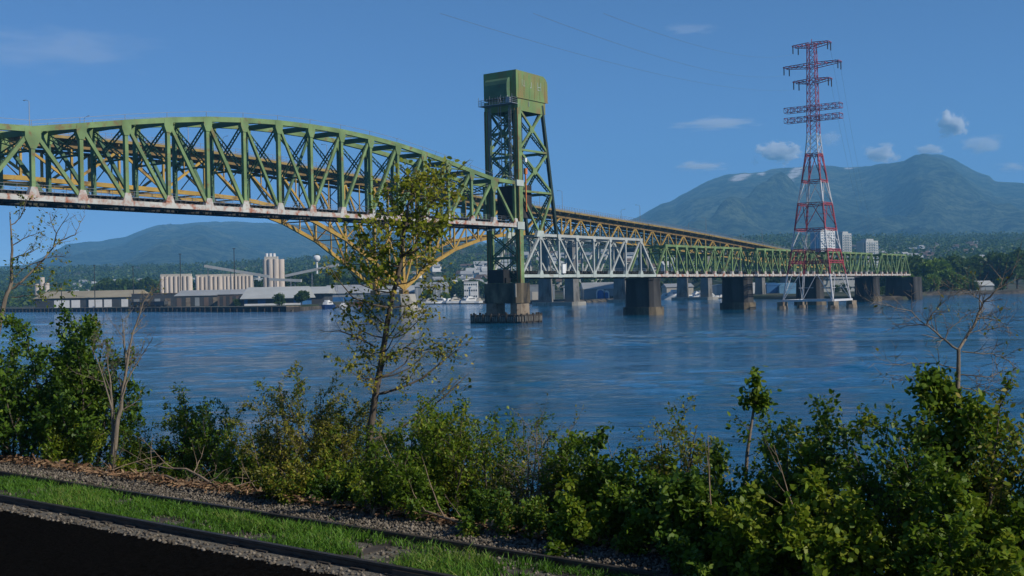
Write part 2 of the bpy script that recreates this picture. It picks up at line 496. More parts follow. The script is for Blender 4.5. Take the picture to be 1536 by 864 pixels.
# --- lift tower
ZT0, ZT1 = 10.7, 58.9
FS = 2.3
def rear_s(z): return 20.1 + (14.0 - 20.1) * (z - 24.2) / (58.8 - 24.2)
tower = thing('lift_tower', 'tall green steel lift tower with a boxy machinery house on top', 'bridge tower', bridge(8, 5, ZT0), TH)
for off in (0, W):
    c = MB(); c.beam(bridge(FS, off, ZT0), bridge(FS, off, 60.5), 1.5, 1.3, NV)
    o = c.build('column', 'green_steel', tower)
    g = MB()
    for q in (-.55, .55): g.beam(bridge(FS - .85 , off + q * .9, ZT0), bridge(FS - .85, off + q * .9, 58), .25, .3, NV)
    g.build('guide_rail', 'brown_steel', o)
    c = MB(); c.beam(bridge(rear_s(23.4), off, 23.4), bridge(rear_s(60), off, 60), .85, .8, NV)
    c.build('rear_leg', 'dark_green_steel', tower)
    # side bracing of the tower: two X panels and a lower inverted V
    lv = [58.4, 46.9, 35.7, 23.9]
    for i in range(2):
        za, zb = lv[i], lv[i + 1]
        for p, q in (((FS + .6, za - .4), (rear_s(zb), zb + .2)), ((rear_s(za), za - .4), (FS + .6, zb + .2))):
            b = MB(); b.beam(bridge(p[0], off, p[1]), bridge(q[0], off, q[1]), .62, .5, NV); b.build('brace', 'green_steel', tower)
        b = MB(); plate(b, (FS + rear_s((za + zb) / 2)) / 2, off, (za + zb) / 2 + .1, [(-1, -.4), (0, -1.1), (1, -.4), (1, .4), (0, 1.1), (-1, .4)], .6); b.build('gusset_plate', 'green_steel', tower)
        b = MB(); b.beam(bridge(FS, off, zb), bridge(rear_s(zb), off, zb), .55, .5, NV); b.build('strut', 'green_steel', tower)
    for s_ in (FS + .6, rear_s(35.7)):
        b = MB(); b.beam(bridge(s_, off, 35.4), bridge(11.6, off, 24.3), .6, .5, NV); b.build('brace', 'green_steel', tower)
    b = MB(); plate(b, 11.6, off, 24.2, [(-2.0, -.8), (2.0, -.8), (1.3, .9), (-1.3, .9)], .95); b.build('gusset_plate', 'pale_steel', tower)
# front and rear faces: X lattice and arched struts between the two trusses
def face(sf, zs, mat_, wdt=.5):
    for i, (za, zb) in enumerate(zip(zs, zs[1:])):
        sa, sb_ = sf(za), sf(zb)
        for p, q in (((.5, za), (W - .5, zb)), ((W - .5, za), (.5, zb))):
            b = MB(); b.laced(bridge(sa, *p), bridge(sb_, *q), wdt * 1.35, DV, .24, .9); b.build('lattice_brace', mat_, tower)
        b = MB(); b.beam(bridge(sb_, .4, zb), bridge(sb_, W - .4, zb), .4, .75)
        for e in (1, -1):   # curved knees under each strut
            o0 = .6 if e > 0 else W - .6
            pts = [bridge(sb_, o0 + e * 2.6 * (1 - math.cos(q)), zb - 2.9 + 2.6 * math.sin(q)) for q in (0, .5, 1.0, 1.5)]
            b.tube(pts, .16, 5)
        b.build('strut', mat_, tower)
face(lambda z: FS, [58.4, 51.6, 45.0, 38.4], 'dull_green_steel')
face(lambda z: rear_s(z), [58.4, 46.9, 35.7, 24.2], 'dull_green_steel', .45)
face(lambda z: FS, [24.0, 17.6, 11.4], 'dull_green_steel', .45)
# inner stair shaft and ropes seen through the front face
st = MB()
for i in range(9):
    z0 = 28 + i * 3.3; a, b = (6.2, 8.6) if i % 2 else (8.6, 6.2)
    st.beam(bridge(a, 7.2, z0), bridge(b, 7.2, z0 + 3.3), 1.0, .18); st.beam(bridge(a, 6.7, z0 + 1), bridge(b, 6.7, z0 + 4.3), .06, .06)
    st.beam(bridge(5.4, 7.2, z0), bridge(9.4, 7.2, z0), 1.3, .1)
for a, b in ((5.4, 6.5), (9.4, 6.5), (5.4, 7.9), (9.4, 7.9)): st.beam(bridge(a, b, 12), bridge(a, b, 58), .18, .18, DV)
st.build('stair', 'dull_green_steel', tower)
rp = MB()
for o_ in (1.2, 1.6, 2.0, W - 1.2, W - 1.6, W - 2.0, 4.6, 5.4):
    rp.beam(bridge(.9, o_, 38.5), bridge(.9, o_, 59), .10, .10, DV)
rp.build('hoist_rope', 'galvanised', tower)
cw = MB(); cw.box(bridge(7.0, 5, 33.0), (4.4, 8.6, 9.0), TH)
for o_ in (2, 5, 8): cw.beam(bridge(7, o_, 37.5), bridge(7, o_, 59), .14, .14, DV)
cw.build('counterweight', 'dark_concrete', tower)
# machinery house
hp = [(1.25, 60.9), (16.3, 60.9), (16.3, 66.0), (16.0, 66.9), (15.3, 67.6), (14.3, 68.1), (1.25, 68.35)]
h = MB(); h.prism([(a, z) for a, z in hp], DV, UZ, bridge(0, 5, 0), W + 1.0)
house = h.build('machinery_house', 'house_green', tower)
sv = MB()
prof = [(1.24, 61.0), (-.25, 61.0), (-.45, 63.0), (-.4, 64.6), (-.1, 65.7), (.45, 66.3), (1.24, 66.5)]
sv.prism(prof, DV, UZ, bridge(0, 5.3, 0), W - 2.4)
sv.build('sheave_cover', 'dull_green_steel', house)
pn = MB()
for s_, z_, a, b in ((4.0, 65.2, .10, 1.7), (4.9, 64.3, .9, .14), (4.9, 65.2, .12, 1.5), (8.4, 65.0, .12, 1.6), (8.0, 64.2, .5, .16), (11.4, 65.0, .14, 2.0), (12.9, 65.0, .14, 2.2), (12.1, 64.8, 1.3, .16), (11.8, 64.0, .9, .2), (7.0, 59.6, .16, 1.4)):
    pn.beam(bridge(s_, -.53, z_ - b / 2), bridge(s_, -.53, z_ + b / 2), a, .08, NV)
pn.build('window_trim', 'pale_steel', house)
rb = MB()
for i in range(6):
    s_ = 2.4 + i * 2.5; rb.beam(bridge(s_, -.52, 61), bridge(s_, -.52, 67.4 if s_ < 14 else 66.8), .1, .06, NV)
rb.beam(bridge(1.3, -.53, 60.95), bridge(16.3, -.53, 60.95), .3, .12, NV)
rb.build('seam', 'house_green', house)
gb = MB(); 
for o_ in (-.1, W + .1): gb.beam(bridge(2.9, o_, 59.1), bridge(15.2, o_, 59.1), 3.2, .5, NV)
gb.beam(bridge(FS, .4, 59.1), bridge(FS, W - .4, 59.1), .5, 3.2); gb.beam(bridge(14.4, .4, 59.1), bridge(14.4, W - .4, 59.1), .5, 3.0)
gb.build('portal_girder', 'house_green', tower)
fl = MB(); fl.box(bridge(8.6, 5, 60.78), (13.0, 9.6, .2), TH); fl.build('floor_plate', 'black_steel', tower)
bal = MB()
bal.box(bridge(.2, 5, 59.15), (2.6, 11.4, .18), TH)
for i in range(13):
    o_ = -.6 + i * .94; bal.beam(bridge(-1.0, o_, 59.2), bridge(-1.0, o_, 61.0 + (.6 if i % 4 == 0 else 0)), .08, .08, DV)
for z_ in (59.7, 60.2, 60.7): bal.beam(bridge(-1.0, -.6, z_), bridge(-1.0, 10.7, z_), .07, .07)
for o_ in (-.6, 10.7):
    for z_ in (59.7, 60.2, 60.7): bal.beam(bridge(-1.0, o_, z_), bridge(1.4, o_, z_), .07, .07)
for o_ in (.4, 3.0, 3.6): bal.beam(bridge(-.9, o_, 59.3), bridge(-.5, o_ + .9, 61.3), .1, .1)
bal.box(bridge(-.7, .8, 60.1), (.8, 1.2, 1.4), TH)
bal.build('balcony', 'galvanised', tower)
lp = MB(); lp.box(bridge(4.2, -.9, 41.0), (.9, .7, 1.6), TH); lp.beam(bridge(4.2, -.9, 30), bridge(4.2, -.9, 40.3), .3, .3, DV); lp.build('signal_box', 'orange_paint', tower)
lp = MB(); lp.box(bridge(4.0, -1.0, 44.0), (.8, .7, 1.1), TH); lp.build('signal_box', 'white_paint', tower)
mc = MB(); mc.box(bridge(-.2, 5.6, 12.6), (3.0, 5.4, 3.6), TH); mc.box(bridge(-.2, 3.4, 11.4), (2, 2, 1.4), TH); mc.build('bearing_housing', 'black_steel', tower)

# --- fixed truss spans
def fixed_span(s0, s1, n, zb, zt, steel, label, chord_mat, bot, wid, cw_):
    t = thing('truss_span', label, 'bridge span', bridge((s0 + s1) / 2, 5, zb), TH, 'fixed railway truss spans')
    dl = (s1 - s0) / n
    S = lambda i: s0 + .15 + (s1 - s0 - .3) * i / n
    for off in (0, W):
        b = MB(); b.beam(bridge(S(1), off, zt), bridge(S(n - 1), off, zt), cw_, cw_, NV); b.build('top_chord', chord_mat, t)
        b = MB(); b.beam(bridge(S(0), off, zb), bridge(S(n), off, zb), cw_ * 1.1, cw_, NV); b.build('bottom_chord', bot, t)
        for i in (0, n):
            j = 1 if i == 0 else n - 1
            b = MB(); b.beam(bridge(S(i), off, zb), bridge(S(j), off, zt), cw_ * .85, cw_ * .8, NV); b.build('end_post', steel, t)
        for i in range(1, n):
            b = MB(); b.beam(bridge(S(i), off, zb + .3), bridge(S(i), off, zt - .3), wid, wid * .9, NV); b.build('vertical_post', steel, t)
            g = MB(); plate(g, S(i), off, zb, [(-.9, -.5), (.9, -.5), (.9, .5), (.45, 1.5), (-.45, 1.5), (-.9, .5)], cw_ + .12); g.build('gusset_plate', bot, t)
            g = MB(); plate(g, S(i), off, zt, [(-.8, .42), (.8, .42), (.8, -.5), (.4, -1.3), (-.4, -1.3), (-.8, -.5)], cw_ + .12); g.build('gusset_plate', chord_mat, t)
            if i < n - 1:
                p, q = ((i, zt), (i + 1, zb)) if i < n / 2 else ((i, zb), (i + 1, zt))
                b = MB(); b.beam(bridge(S(p[0]), off, p[1]), bridge(S(q[0]), off, q[1]), wid * .95, wid * .7, NV); b.build('diagonal', steel, t)
    b = MB()
    for i in range(1, n):
        b.beam(bridge(S(i), .3, zt - .1), bridge(S(i), W - .3, zt - .1), .35, .55)
        b.beam(bridge(S(i), .3, zt - 2.4), bridge(S(i), W - .3, zt - 2.4), .25, .3)
        b.beam(bridge(S(i), .3, zt - 2.4), bridge(S(i), W / 2, zt - .3), .2, .2, DV); b.beam(bridge(S(i), W - .3, zt - 2.4), bridge(S(i), W / 2, zt - .3), .2, .2, DV)
        if i < n - 1:
            b.beam(bridge(S(i), 0, zt), bridge(S(i + 1), W, zt), .3, .3); b.beam(bridge(S(i), W, zt + .01), bridge(S(i + 1), 0, zt + .01), .3, .3)
    b.build('top_bracing', steel, t)
    rail_deck(MB(), S(0), S(n), zb).build('deck', 'dark_steel', t)
    rails(MB(), S(0), S(n), zb).build('rail', 'rail_steel', t)
    hr = MB()
    for h_ in (1.7, 2.2): hr.beam(bridge(S(0), 1.0, zb + h_), bridge(S(n), 1.0, zb + h_), .05, .05)
    for i in range(n * 4 + 1): 
        s_ = S(0) + (S(n) - S(0)) * i / (n * 4); hr.beam(bridge(s_, 1.0, zb + 1), bridge(s_, 1.0, zb + 2.2), .05, .05, DV)
    hr.build('handrail', 'galvanised', t)
    return t
ws = fixed_span(FS, 77, 8, 12.6, 23.9, 'white_steel', 'white painted truss span joined to the lift tower', 'white_steel', 'pale_steel', .55, .75)
b = MB(); b.box(bridge(22.2, -.75, 14.6), (1.6, .5, 2.6), TH); b.build('sign_panel', 'white_paint', ws)
fixed_span(77, 148.2, 10, 12.6, 22.4, 'green_steel', 'green truss span next to the white span', 'green_steel', 'pale_rusty_steel', .55, .7)
fixed_span(148.2, 219.4, 10, 12.6, 22.4, 'green_steel', 'green truss span whose far end meets the dark pier behind the red and white pylon', 'green_steel', 'pale_rusty_steel', .55, .7)
fixed_span(219.4, 290.6, 10, 12.6, 22.4, 'green_steel', 'green truss span crossing behind the right legs of the pylon', 'green_steel', 'pale_rusty_steel', .55, .7)
fixed_span(290.6, 341, 7, 12.6, 22.4, 'green_steel', 'short last green truss span running into the shore trees', 'green_steel', 'pale_rusty_steel', .55, .7)

# --- piers
def octo(hs, ho, c): return [(-hs, -ho + c), (-hs + c, -ho), (hs - c, -ho), (hs, -ho + c), (hs, ho - c), (hs - c, ho), (-hs + c, ho), (-hs, ho - c)]
def oct_block(mb, s, o, z0, z1, hs, ho, c, taper=0.0):
    lo = [bridge(s + a * (1 + taper), o + b * (1 + taper), z0) for a, b in octo(hs, ho, c)]
    hi = [bridge(s + a, o + b, z1) for a, b in octo(hs, ho, c)]
    n = 8
    return mb.add(lo + hi, [tuple(range(n - 1, -1, -1)), tuple(range(n, 2 * n))] + [(i, (i + 1) % n, n + (i + 1) % n, n + i) for i in range(n)])
p1 = thing('bridge_pier', 'weathered pier on two legs under the lift tower, ringed by a timber fender', 'pier', bridge(1, 5, 0), TH, 'piers of the railway bridge')
m_ = MB(); oct_block(m_, 1.7, 4.3, 5.3, 10.65, 3.1, 6.2, 1.1); m_.build('pier_cap', 'pier_concrete', p1)
for o_ in (.1, 8.3):
    m_ = MB(); oct_block(m_, 1.7, o_, -2, 5.3, 2.7, 1.75, .8, .06); m_.build('pier_leg', 'tan_concrete', p1)
m_ = MB(); m_.beam(bridge(-1.55, -.9, 6.9), bridge(-1.55, -.9, 10.5), .35, .3, DV); m_.build('pipe', 'pale_concrete', p1)
m_ = MB(); oct_block(m_, 0.9, 4.2, -2, 1.75, 4.9, 8.7, 1.0); fend = m_.build('fender', 'timber_dark', p1)
m_ = MB(); oct_block(m_, 0.9, 4.2, 1.75, 2.2, 5.2, 9.0, 1.2); m_.build('cap_timber', 'timber_dark', fend)
oc = [bridge(0.9 + a, 4.2 + b, 0) for a, b in octo(5.15, 8.95, 1.1)]
for mat_, wd, rng_, par in (('timber_pale', .32, .62, 0), ('timber_dark', .45, 2.6, 1)):
    m_ = MB()
    for i in range(8):
        a, b = oc[i], oc[(i + 1) % 8]; n = max(1, int((b - a).length / rng_))
        for j in range(n):
            p = a.lerp(b, (j + .5) / n); 
            if par == 0: m_.beam(p + Vector((0, 0, .45)), p + Vector((0, 0, 1.75 + .1 * rnd.random())), wd, .22, (b - a).normalized())
            else: m_.tube([p + Vector((0, 0, -2)), p + Vector((0, 0, 2.5 + .3 * rnd.random()))], .3, 6)
    m_.build('plank_facing' if par == 0 else 'pile', mat_, fend)
def rail_pier(s, label, base, top, tall=11.2, hs=3.3, ho=5.1):
    t = thing('bridge_pier', label, 'pier', bridge(s, 5, 0), TH, 'piers of the railway bridge')
    m_ = MB(); oct_block(m_, s, 4.7, 2.5, tall, hs, ho, 1.1, .05); m_.build('shaft', top, t)
    m_ = MB(); oct_block(m_, s, 4.7, tall, tall + .55, hs + .25, ho + .2, 1.1); m_.build('pier_cap', top, t)
    m_ = MB(); oct_block(m_, s, 4.7, -2, 2.5, hs + .95, ho + .9, 1.6, .03); m_.build('footing', base, t)
    return t
rail_pier(77, 'broad dark pier where the white and green truss spans meet', 'pier_concrete', 'dark_concrete')
rail_pier(148.2, 'dark pier in the water left of the red and white pylon', 'pier_concrete', 'dark_concrete')
rail_pier(219.4, 'dark pier seen between the pylon legs', 'pier_concrete', 'dark_concrete')
rail_pier(290.6, 'dark pier right of the pylon, close to the far shore', 'pier_concrete', 'dark_concrete')
t = thing('bridge_abutment', 'dark stone abutment where the last truss span reaches the trees', 'abutment', bridge(346, 5, 0), TH)
m_ = MB(); oct_block(m_, 346.5, 5, -1, 11.5, 6, 7.5, .8, .05); m_.build('wall', 'dark_concrete', t)
m_ = MB(); m_.box(bridge(355, 5, 7.0), (9, 9.5, 8), TH); m_.build('embankment_block', 'dark_concrete', t)
# ------------------------------------------------------------------ highway cantilever bridge behind
HO, HW = 170.0, 17.7
DECK = [(-150, 58.5), (-80, 61.8), (-33, 63.6), (10, 64.3), (40, 63.9), (70, 62.6), (246, 53.3), (322, 49.8), (404, 46.2), (459, 43.2), (582, 35.6), (760, 25.5), (900, 19)]
LOW = [(-150, 47.6), (-40, 48.9), (10, 48.2), (35, 47.6), (54.2, 46.8), (73, 44.4), (91.8, 39.6), (110.6, 32.4), (129.4, 22.0), (148.2, 10.6), (167, 21.6), (185.8, 29.2), (204.6, 34.0), (223.4, 37.0), (242, 38.4), (289, 38.2)]
dz = lambda s: lerp_table(DECK, s)
TOPD = 3.1     # top chord below deck edge
def deck_parts(t, s0, s1):
    n = max(2, int((s1 - s0) / 18))
    S = [s0 + (s1 - s0) * i / n for i in range(n + 1)]
    oc = HO + HW / 2
    m1 = MB(); m2 = [MB(), MB()]; m3 = MB(); m4 = MB()
    for a, b in zip(S, S[1:]):
        m1.beam(bridge(a, oc, dz(a) - .35), bridge(b, oc, dz(b) - .35), 23.6, .7)
        m4.beam(bridge(a, oc, dz(a) + .02), bridge(b, oc, dz(b) + .02), 20.5, .06)
        for k_, o_ in enumerate((oc - 11.9, oc + 11.9)):
            m2[k_].beam(bridge(a, o_, dz(a) - .35), bridge(b, o_, dz(b) - .35), .35, 1.0)
        for o_ in (oc - 7.5, oc - 2.5, oc + 2.5, oc + 7.5):
            m3.beam(bridge(a, o_, dz(a) - 1.5), bridge(b, o_, dz(b) - 1.5), .5, 1.6)
        for j in range(2):
            s_ = a + (b - a) * (j + .5) / 2
            m3.beam(bridge(s_, oc - 11.5, dz(s_) - 1.3), bridge(s_, oc + 11.5, dz(s_) - 1.3), .4, 1.1)
    m1.build('deck_slab', 'deck_concrete', t); m2[0].build('edge_beam', 'tan_steel', t); m2[1].build('edge_beam', 'tan_steel', t); m3.build('floor_beam', 'brown_steel', t); m4.build('roadway', 'asphalt', t)
    for o_ in (oc - 11.8, oc + 11.8):
        r = MB()
        k = int((s1 - s0) / 2.4)
        for i in range(k + 1):
            s_ = s0 + (s1 - s0) * i / k
            r.beam(bridge(s_, o_, dz(s_)), bridge(s_, o_, dz(s_) + 2.3), .10, .10, DV)
        for a, b in zip(S, S[1:]):
            for h_, w_ in ((.55, .35), (1.2, .12), (2.3, .10)):
                r.beam(bridge(a, o_, dz(a) + h_), bridge(b, o_, dz(b) + h_), .12, w_)
        r.build('railing', 'galvanised', t)

def mem(t, name, a, b, w, d, mat_='yellow_steel'):
    m_ = MB(); m_.beam(a, b, w, d, NV); return m_.build(name, mat_, t)

cant = thing('cantilever_bridge', 'yellow cantilever highway bridge with arched lower chords behind the green lift span', 'bridge', bridge(148, HO + 9, 10), TH)
deck_parts(cant, -120, 288.5)
NP = 18.8
nodes = [148.2 + NP * j for j in range(-14, 8)]      # -115 .. 279.8
nodes = [s for s in nodes if s < 284] + [288.5]
lowz = lambda s: lerp_table(LOW, s)
topz = lambda s: dz(s) - TOPD
for off in (HO, HO + HW):
    m_ = MB()
    for a, b in zip(nodes, nodes[1:]): m_.beam(bridge(a, off, topz(a)), bridge(b, off, topz(b)), 1.1, .9, NV)
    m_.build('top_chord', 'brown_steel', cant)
    m_ = MB()
    for a, b in zip(nodes, nodes[1:]): m_.beam(bridge(a, off, lowz(a)), bridge(b, off, lowz(b)), 1.5, 1.1, NV)
    m_.build('bottom_chord', 'yellow_steel', cant)
    for i, s_ in enumerate(nodes):
        big = abs(s_ - 148.2) < 1
        mem(cant, 'vertical_post', bridge(s_, off, lowz(s_)), bridge(s_, off, topz(s_)), 1.5 if big else .8, 1.0 if big else .7)
    for i, (a, b) in enumerate(zip(nodes, nodes[1:])):
        deep = topz((a + b) / 2) - lowz((a + b) / 2)
        mid = (a + b) / 2; zm = (topz(mid) + lowz(mid)) / 2
        up = a >= 148
        if not up: p, q = bridge(a, off, topz(a)), bridge(b, off, lowz(b))
        else: p, q = bridge(a, off, lowz(a)), bridge(b, off, topz(b))
        if a < 35: (p, q) = (bridge(a, off, lowz(a)), bridge(b, off, topz(b))) if i % 2 else (p, q)
        mem(cant, 'diagonal', p, q, .85, .6)
        m2 = (p + q) / 2
        mem(cant, 'sub_post', m2, bridge(mid, off, topz(mid)), .4, .4)
        if deep > 18:
            mem(cant, 'sub_post', m2, bridge(mid, off, lowz(mid)), .5, .5)
            mem(cant, 'sub_diagonal', m2, bridge(a if not up else b, off, lowz(a if not up else b)), .5, .5)
    m_ = MB(); m_.box(bridge(148.2, off, 9.2), (4, 2.4, 2.0), TH); m_.build('bearing', 'brown_steel', cant)
br = MB()
for a, b in zip(nodes, nodes[1:]):
    br.beam(bridge(a, HO, lowz(a)), bridge(a, HO + HW, lowz(a)), .5, .5)
    br.beam(bridge(a, HO, lowz(a)), bridge(b, HO + HW, lowz(b)), .28, .28); br.beam(bridge(a, HO + HW, lowz(a)), bridge(b, HO, lowz(b)), .28, .28)
    z0, z1 = lowz(a), topz(a)
    for q in range(1 if z1 - z0 < 20 else 2):
        za = z0 + (z1 - z0) * q / (1 if z1 - z0 < 20 else 2); zb = z0 + (z1 - z0) * (q + 1) / (1 if z1 - z0 < 20 else 2)
        br.beam(bridge(a, HO, za), bridge(a, HO + HW, zb), .3, .3, DV); br.beam(bridge(a, HO + HW, za), bridge(a, HO, zb), .3, .3, DV)
        br.beam(bridge(a, HO, zb), bridge(a, HO + HW, zb), .5, .6)
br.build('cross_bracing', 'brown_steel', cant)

ends = [289, 371, 454, 541, 628, 715]
labs = ['yellow deck truss span of the highway starting right of the lift tower', 'yellow deck truss span of the highway above the green railway truss left of the pylon',
        'yellow deck truss span of the highway running down behind the green railway truss', 'thin far deck truss span of the highway disappearing behind the pylon', 'last highway deck truss span, hidden low behind the railway truss near the shore']
for k, (a0, a1) in enumerate(zip(ends, ends[1:])):
    t = thing('deck_truss_span', labs[k], 'bridge span', bridge((a0 + a1) / 2, HO + 9, dz(a0) - 13), TH, 'highway approach spans')
    a0 += .3; a1 -= .3
    deck_parts(t, a0, a1)
    n = 8
    S = lambda i: a0 + (a1 - a0) * i / n
    dep = [13.2, 13.0, 12.6, 11.5, 9.5][k]
    lz = lambda s: dz(s) - dep
    for off in (HO, HO + HW):
        mem(t, 'top_chord', bridge(a0, off, topz(a0)), bridge(a1, off, topz(a1)), .9, .8, 'brown_steel')
        mem(t, 'bottom_chord', bridge(S(1) - 9, off, lz(a0)), bridge(a1, off, lz(a1)), .95, .8)
        for i in range(n + 1):
            mem(t, 'vertical_post', bridge(S(i), off, lz(S(i))), bridge(S(i), off, topz(S(i))), .5, .5)
        for i in range(n):
            p, q = (lz, topz) if i % 2 == 0 else (topz, lz)
            mem(t, 'diagonal', bridge(S(i), off, p(S(i))), bridge(S(i + 1), off, q(S(i + 1))), .8, .6)
    b = MB()
    for i in range(n + 1):
        s_ = S(i); b.beam(bridge(s_, HO, lz(s_)), bridge(s_, HO + HW, topz(s_)), .35, .35, DV); b.beam(bridge(s_, HO + HW, lz(s_)), bridge(s_, HO, topz(s_)), .35, .35, DV)
        b.beam(bridge(s_, HO, lz(s_)), bridge(s_, HO + HW, lz(s_)), .4, .4)
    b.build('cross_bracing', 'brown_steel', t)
# piers of the highway
def hpier(s, top, label, slab=True):
    t = thing('concrete_pier', label, 'pier', bridge(s, HO + HW / 2, 0), TH, 'highway bridge piers')
    for o_ in (HO, HO + HW):
        m_ = MB()
        lo = [bridge(s + a * 3.1, o_ + b * 3.1, 1.5) for a, b in ((-1, -1), (1, -1), (1, 1), (-1, 1))]; hi = [bridge(s + a * 2.2, o_ + b * 2.2, top) for a, b in ((-1, -1), (1, -1), (1, 1), (-1, 1))]
        m_.add(lo + hi, [(3, 2, 1, 0), (4, 5, 6, 7)] + [(i, (i + 1) % 4, 4 + (i + 1) % 4, 4 + i) for i in range(4)])
        m_.build('column', 'grey_concrete', t)
    m_ = MB(); m_.beam(bridge(s, HO + 2.2, top - 1.6), bridge(s, HO + HW - 2.2, top - 1.6), 3.0, 2.6); m_.build('cross_beam', 'grey_concrete', t)
    m_ = MB(); oct_block(m_, s, HO + HW / 2, -2, 1.9, 6.5, 15.5, 2.5); m_.build('footing', 'pale_concrete', t)
t = thing('concrete_pier', 'low pale pier at the foot of the yellow V legs behind the central tree', 'pier', bridge(148.2, HO + HW / 2, 0), TH, 'highway bridge piers')
m_ = MB(); oct_block(m_, 148.2, HO + HW / 2, 1.8, 8.2, 5, 13.5, 2.5, .1); m_.build('shaft', 'pale_concrete', t)
m_ = MB(); oct_block(m_, 148.2, HO + HW / 2, -2, 1.8, 8, 17, 3); m_.build('footing', 'pale_concrete', t)
hpier(289, 37.6, 'twin column concrete pier seen through the white truss span')
hpier(371, 33.8, 'twin column concrete pier mostly hidden behind the broad dark railway pier')
hpier(454, 30.2, 'twin column concrete pier under the green span beside the moored white boats')
hpier(541, 25.4, 'twin column concrete pier behind the dark railway pier left of the pylon')
hpier(628, 21.6, 'twin column concrete pier at the shore behind the pylon legs')
# lamps
lamp = thing('street_lamp', 'tall grey street lamp on the highway deck', 'street lamp', (0, 0, 0), TH, 'street lamps along the highway deck')
m_ = MB(); m_.tube([(0, 0, 0), (0, 0, 10.3)], [.16, .10], 6); m_.build('pole', 'galvanised', lamp, local=True)
m_ = MB(); m_.tube([(0, 0, 10.2), (0, .6, 10.8), (0, 2.4, 11.1)], [.08, .07, .06], 5); m_.build('arm', 'galvanised', lamp, local=True)
m_ = MB(); m_.box((0, 2.7, 11.08), (.35, .9, .18)); m_.build('lamp_head', 'galvanised', lamp, local=True)
first = True
for s_, o_ in ((-38, 0), (-2, 1), (26, 0), (62, 1), (98, 0), (140, 1), (176, 0), (214, 1), (277, 0), (289, 1), (362, 0), (379, 1), (450, 0), (470, 1), (540, 0), (556, 1)):
    o = lamp if first else copy_tree(lamp); first = False
    o.location = bridge(s_, HO + HW / 2 + (-11.6 if o_ == 0 else 11.6), dz(s_)); o.rotation_euler.z = TH + (0 if o_ == 0 else math.pi)
# ------------------------------------------------------------------ red and white pylon
feet = [(96.95, 418.8), (112.2, 408.0), (123.0, 423.2), (107.8, 434.0)]      # square of 19 m in the water
F = [Vector((x, y, 0)) for x, y in feet]
ctr = sum(F, Vector()) / 4
pyl = thing('transmission_pylon', 'tall red and white lattice power pylon standing in the water', 'pylon', ctr)
PW = [(2.6, 1.0), (12.3, .86), (21, .72), (28.3, .62), (37.7, .51), (45.7, .385), (55.5, .26), (63, .195), (72, .168), (84, .152), (95.5, .142)]
def pc(i, z):
    k = lerp_table(PW, z); q = ctr + (F[i] - ctr) * k; return Vector((q.x, q.y, z))
sect = [(2.6, 12.3, 'mast_white'), (12.3, 21, 'red_steel'), (21, 28.3, 'mast_white'), (28.3, 37.7, 'red_steel'), (37.7, 45.7, 'mast_white'), (45.7, 55.5, 'red_steel'), (55.5, 63.0, 'mast_white')]
for i in range(4):
    m_ = MB(); c = F[i]
    m_.frustum((c.x, c.y, -2), 2.3, 1.9, 3.2, 8); m_.box((c.x, c.y, 1.7), (2.6, 2.6, 1.8), R(37)); m_.build('footing', 'tan_concrete', pyl)
m_ = MB()
for i in range(4):
    a, b = F[i] + Vector((0, 0, 3.0)), F[(i + 1) % 4] + Vector((0, 0, 3.0)); m_.beam(a, b, .9, .7)
m_.build('base_walkway', 'mast_white', pyl)
for z0, z1, mat_ in sect:
    m_ = MB(); h_ = z1 - z0
    for i in range(4):
        j = (i + 1) % 4
        e = (pc(j, z0) - pc(i, z0)).normalized() * .42 * (1 if z0 < 54 else .4); e2 = (pc((i - 1) % 4, z0) - pc(i, z0)).normalized() * .38 * (1 if z0 < 54 else .4)
        # each leg is a small lattice of its own
        for d in (Vector(), e, e2): m_.beam(pc(i, z0) + d, pc(i, z1) + d, .17, .17)
        n = max(3, int(h_ / 1.4))
        for q in range(n):
            za, zb = z0 + h_ * q / n, z0 + h_ * (q + 1) / n
            m_.beam(pc(i, za), pc(i, zb) + e, .1, .1); m_.beam(pc(i, za), pc(i, zb) + e2, .1, .1)
        # face bracing
        if z0 < 50:
            mid = (pc(i, z1) + pc(j, z1)) / 2
            q1 = pc(i, z0) if mat_ == 'mast_white' else pc(i, z0 + h_ * .15)
            q2 = pc(j, z0) if mat_ == 'mast_white' else pc(j, z0 + h_ * .15)
            m_.beam(q1, pc(i, z1).lerp(pc(j, z1), .3 if z0 < 12 else .45), .19, .19); m_.beam(q2, pc(i, z1).lerp(pc(j, z1), .7 if z0 < 12 else .55), .19, .19)
            m_.beam((q1 * .5 + pc(i, z1) * .5), q1.lerp(mid, .5), .12, .12); m_.beam((q2 * .5 + pc(j, z1) * .5), q2.lerp(mid, .5), .12, .12)
        else:
            zm = (z0 + z1) / 2
            for za, zb in ((z0, zm), (zm, z1)):
                m_.beam(pc(i, za), pc(j, zb), .16, .16); m_.beam(pc(j, za), pc(i, zb), .16, .16)
        if mat_ == 'red_steel':
            for zz in ((z0 + .1, z1 - .1) if z0 > 20 else (z1 - .1, z0 + h_ * .5)):
                m_.laced(pc(i, zz), pc(j, zz), .7, (pc(i, zz) - ctr).normalized().cross(Vector((0, 0, 1))) * 0 + (pc(j, zz) - pc(i, zz)).cross(Vector((0, 0, 1))), .2, 1.6)
    m_.build('mast_section', mat_, pyl)
m_ = MB()
for i in range(4):
    j = (i + 1) % 4
    m_.beam(pc(i, 63), pc(i, 95.5), .2, .2)
    n = 11
    for q in range(n):
        za, zb = 63 + 32.5 * q / n, 63 + 32.5 * (q + 1) / n
        m_.beam(pc(i, za), pc(j, zb), .11, .11); m_.beam(pc(j, za), pc(i, zb), .11, .11); m_.beam(pc(i, zb), pc(j, zb), .11, .11)
m_.beam(ctr + Vector((0, 0, 95)), ctr + Vector((0, 0, 97.2)), .2, .2)
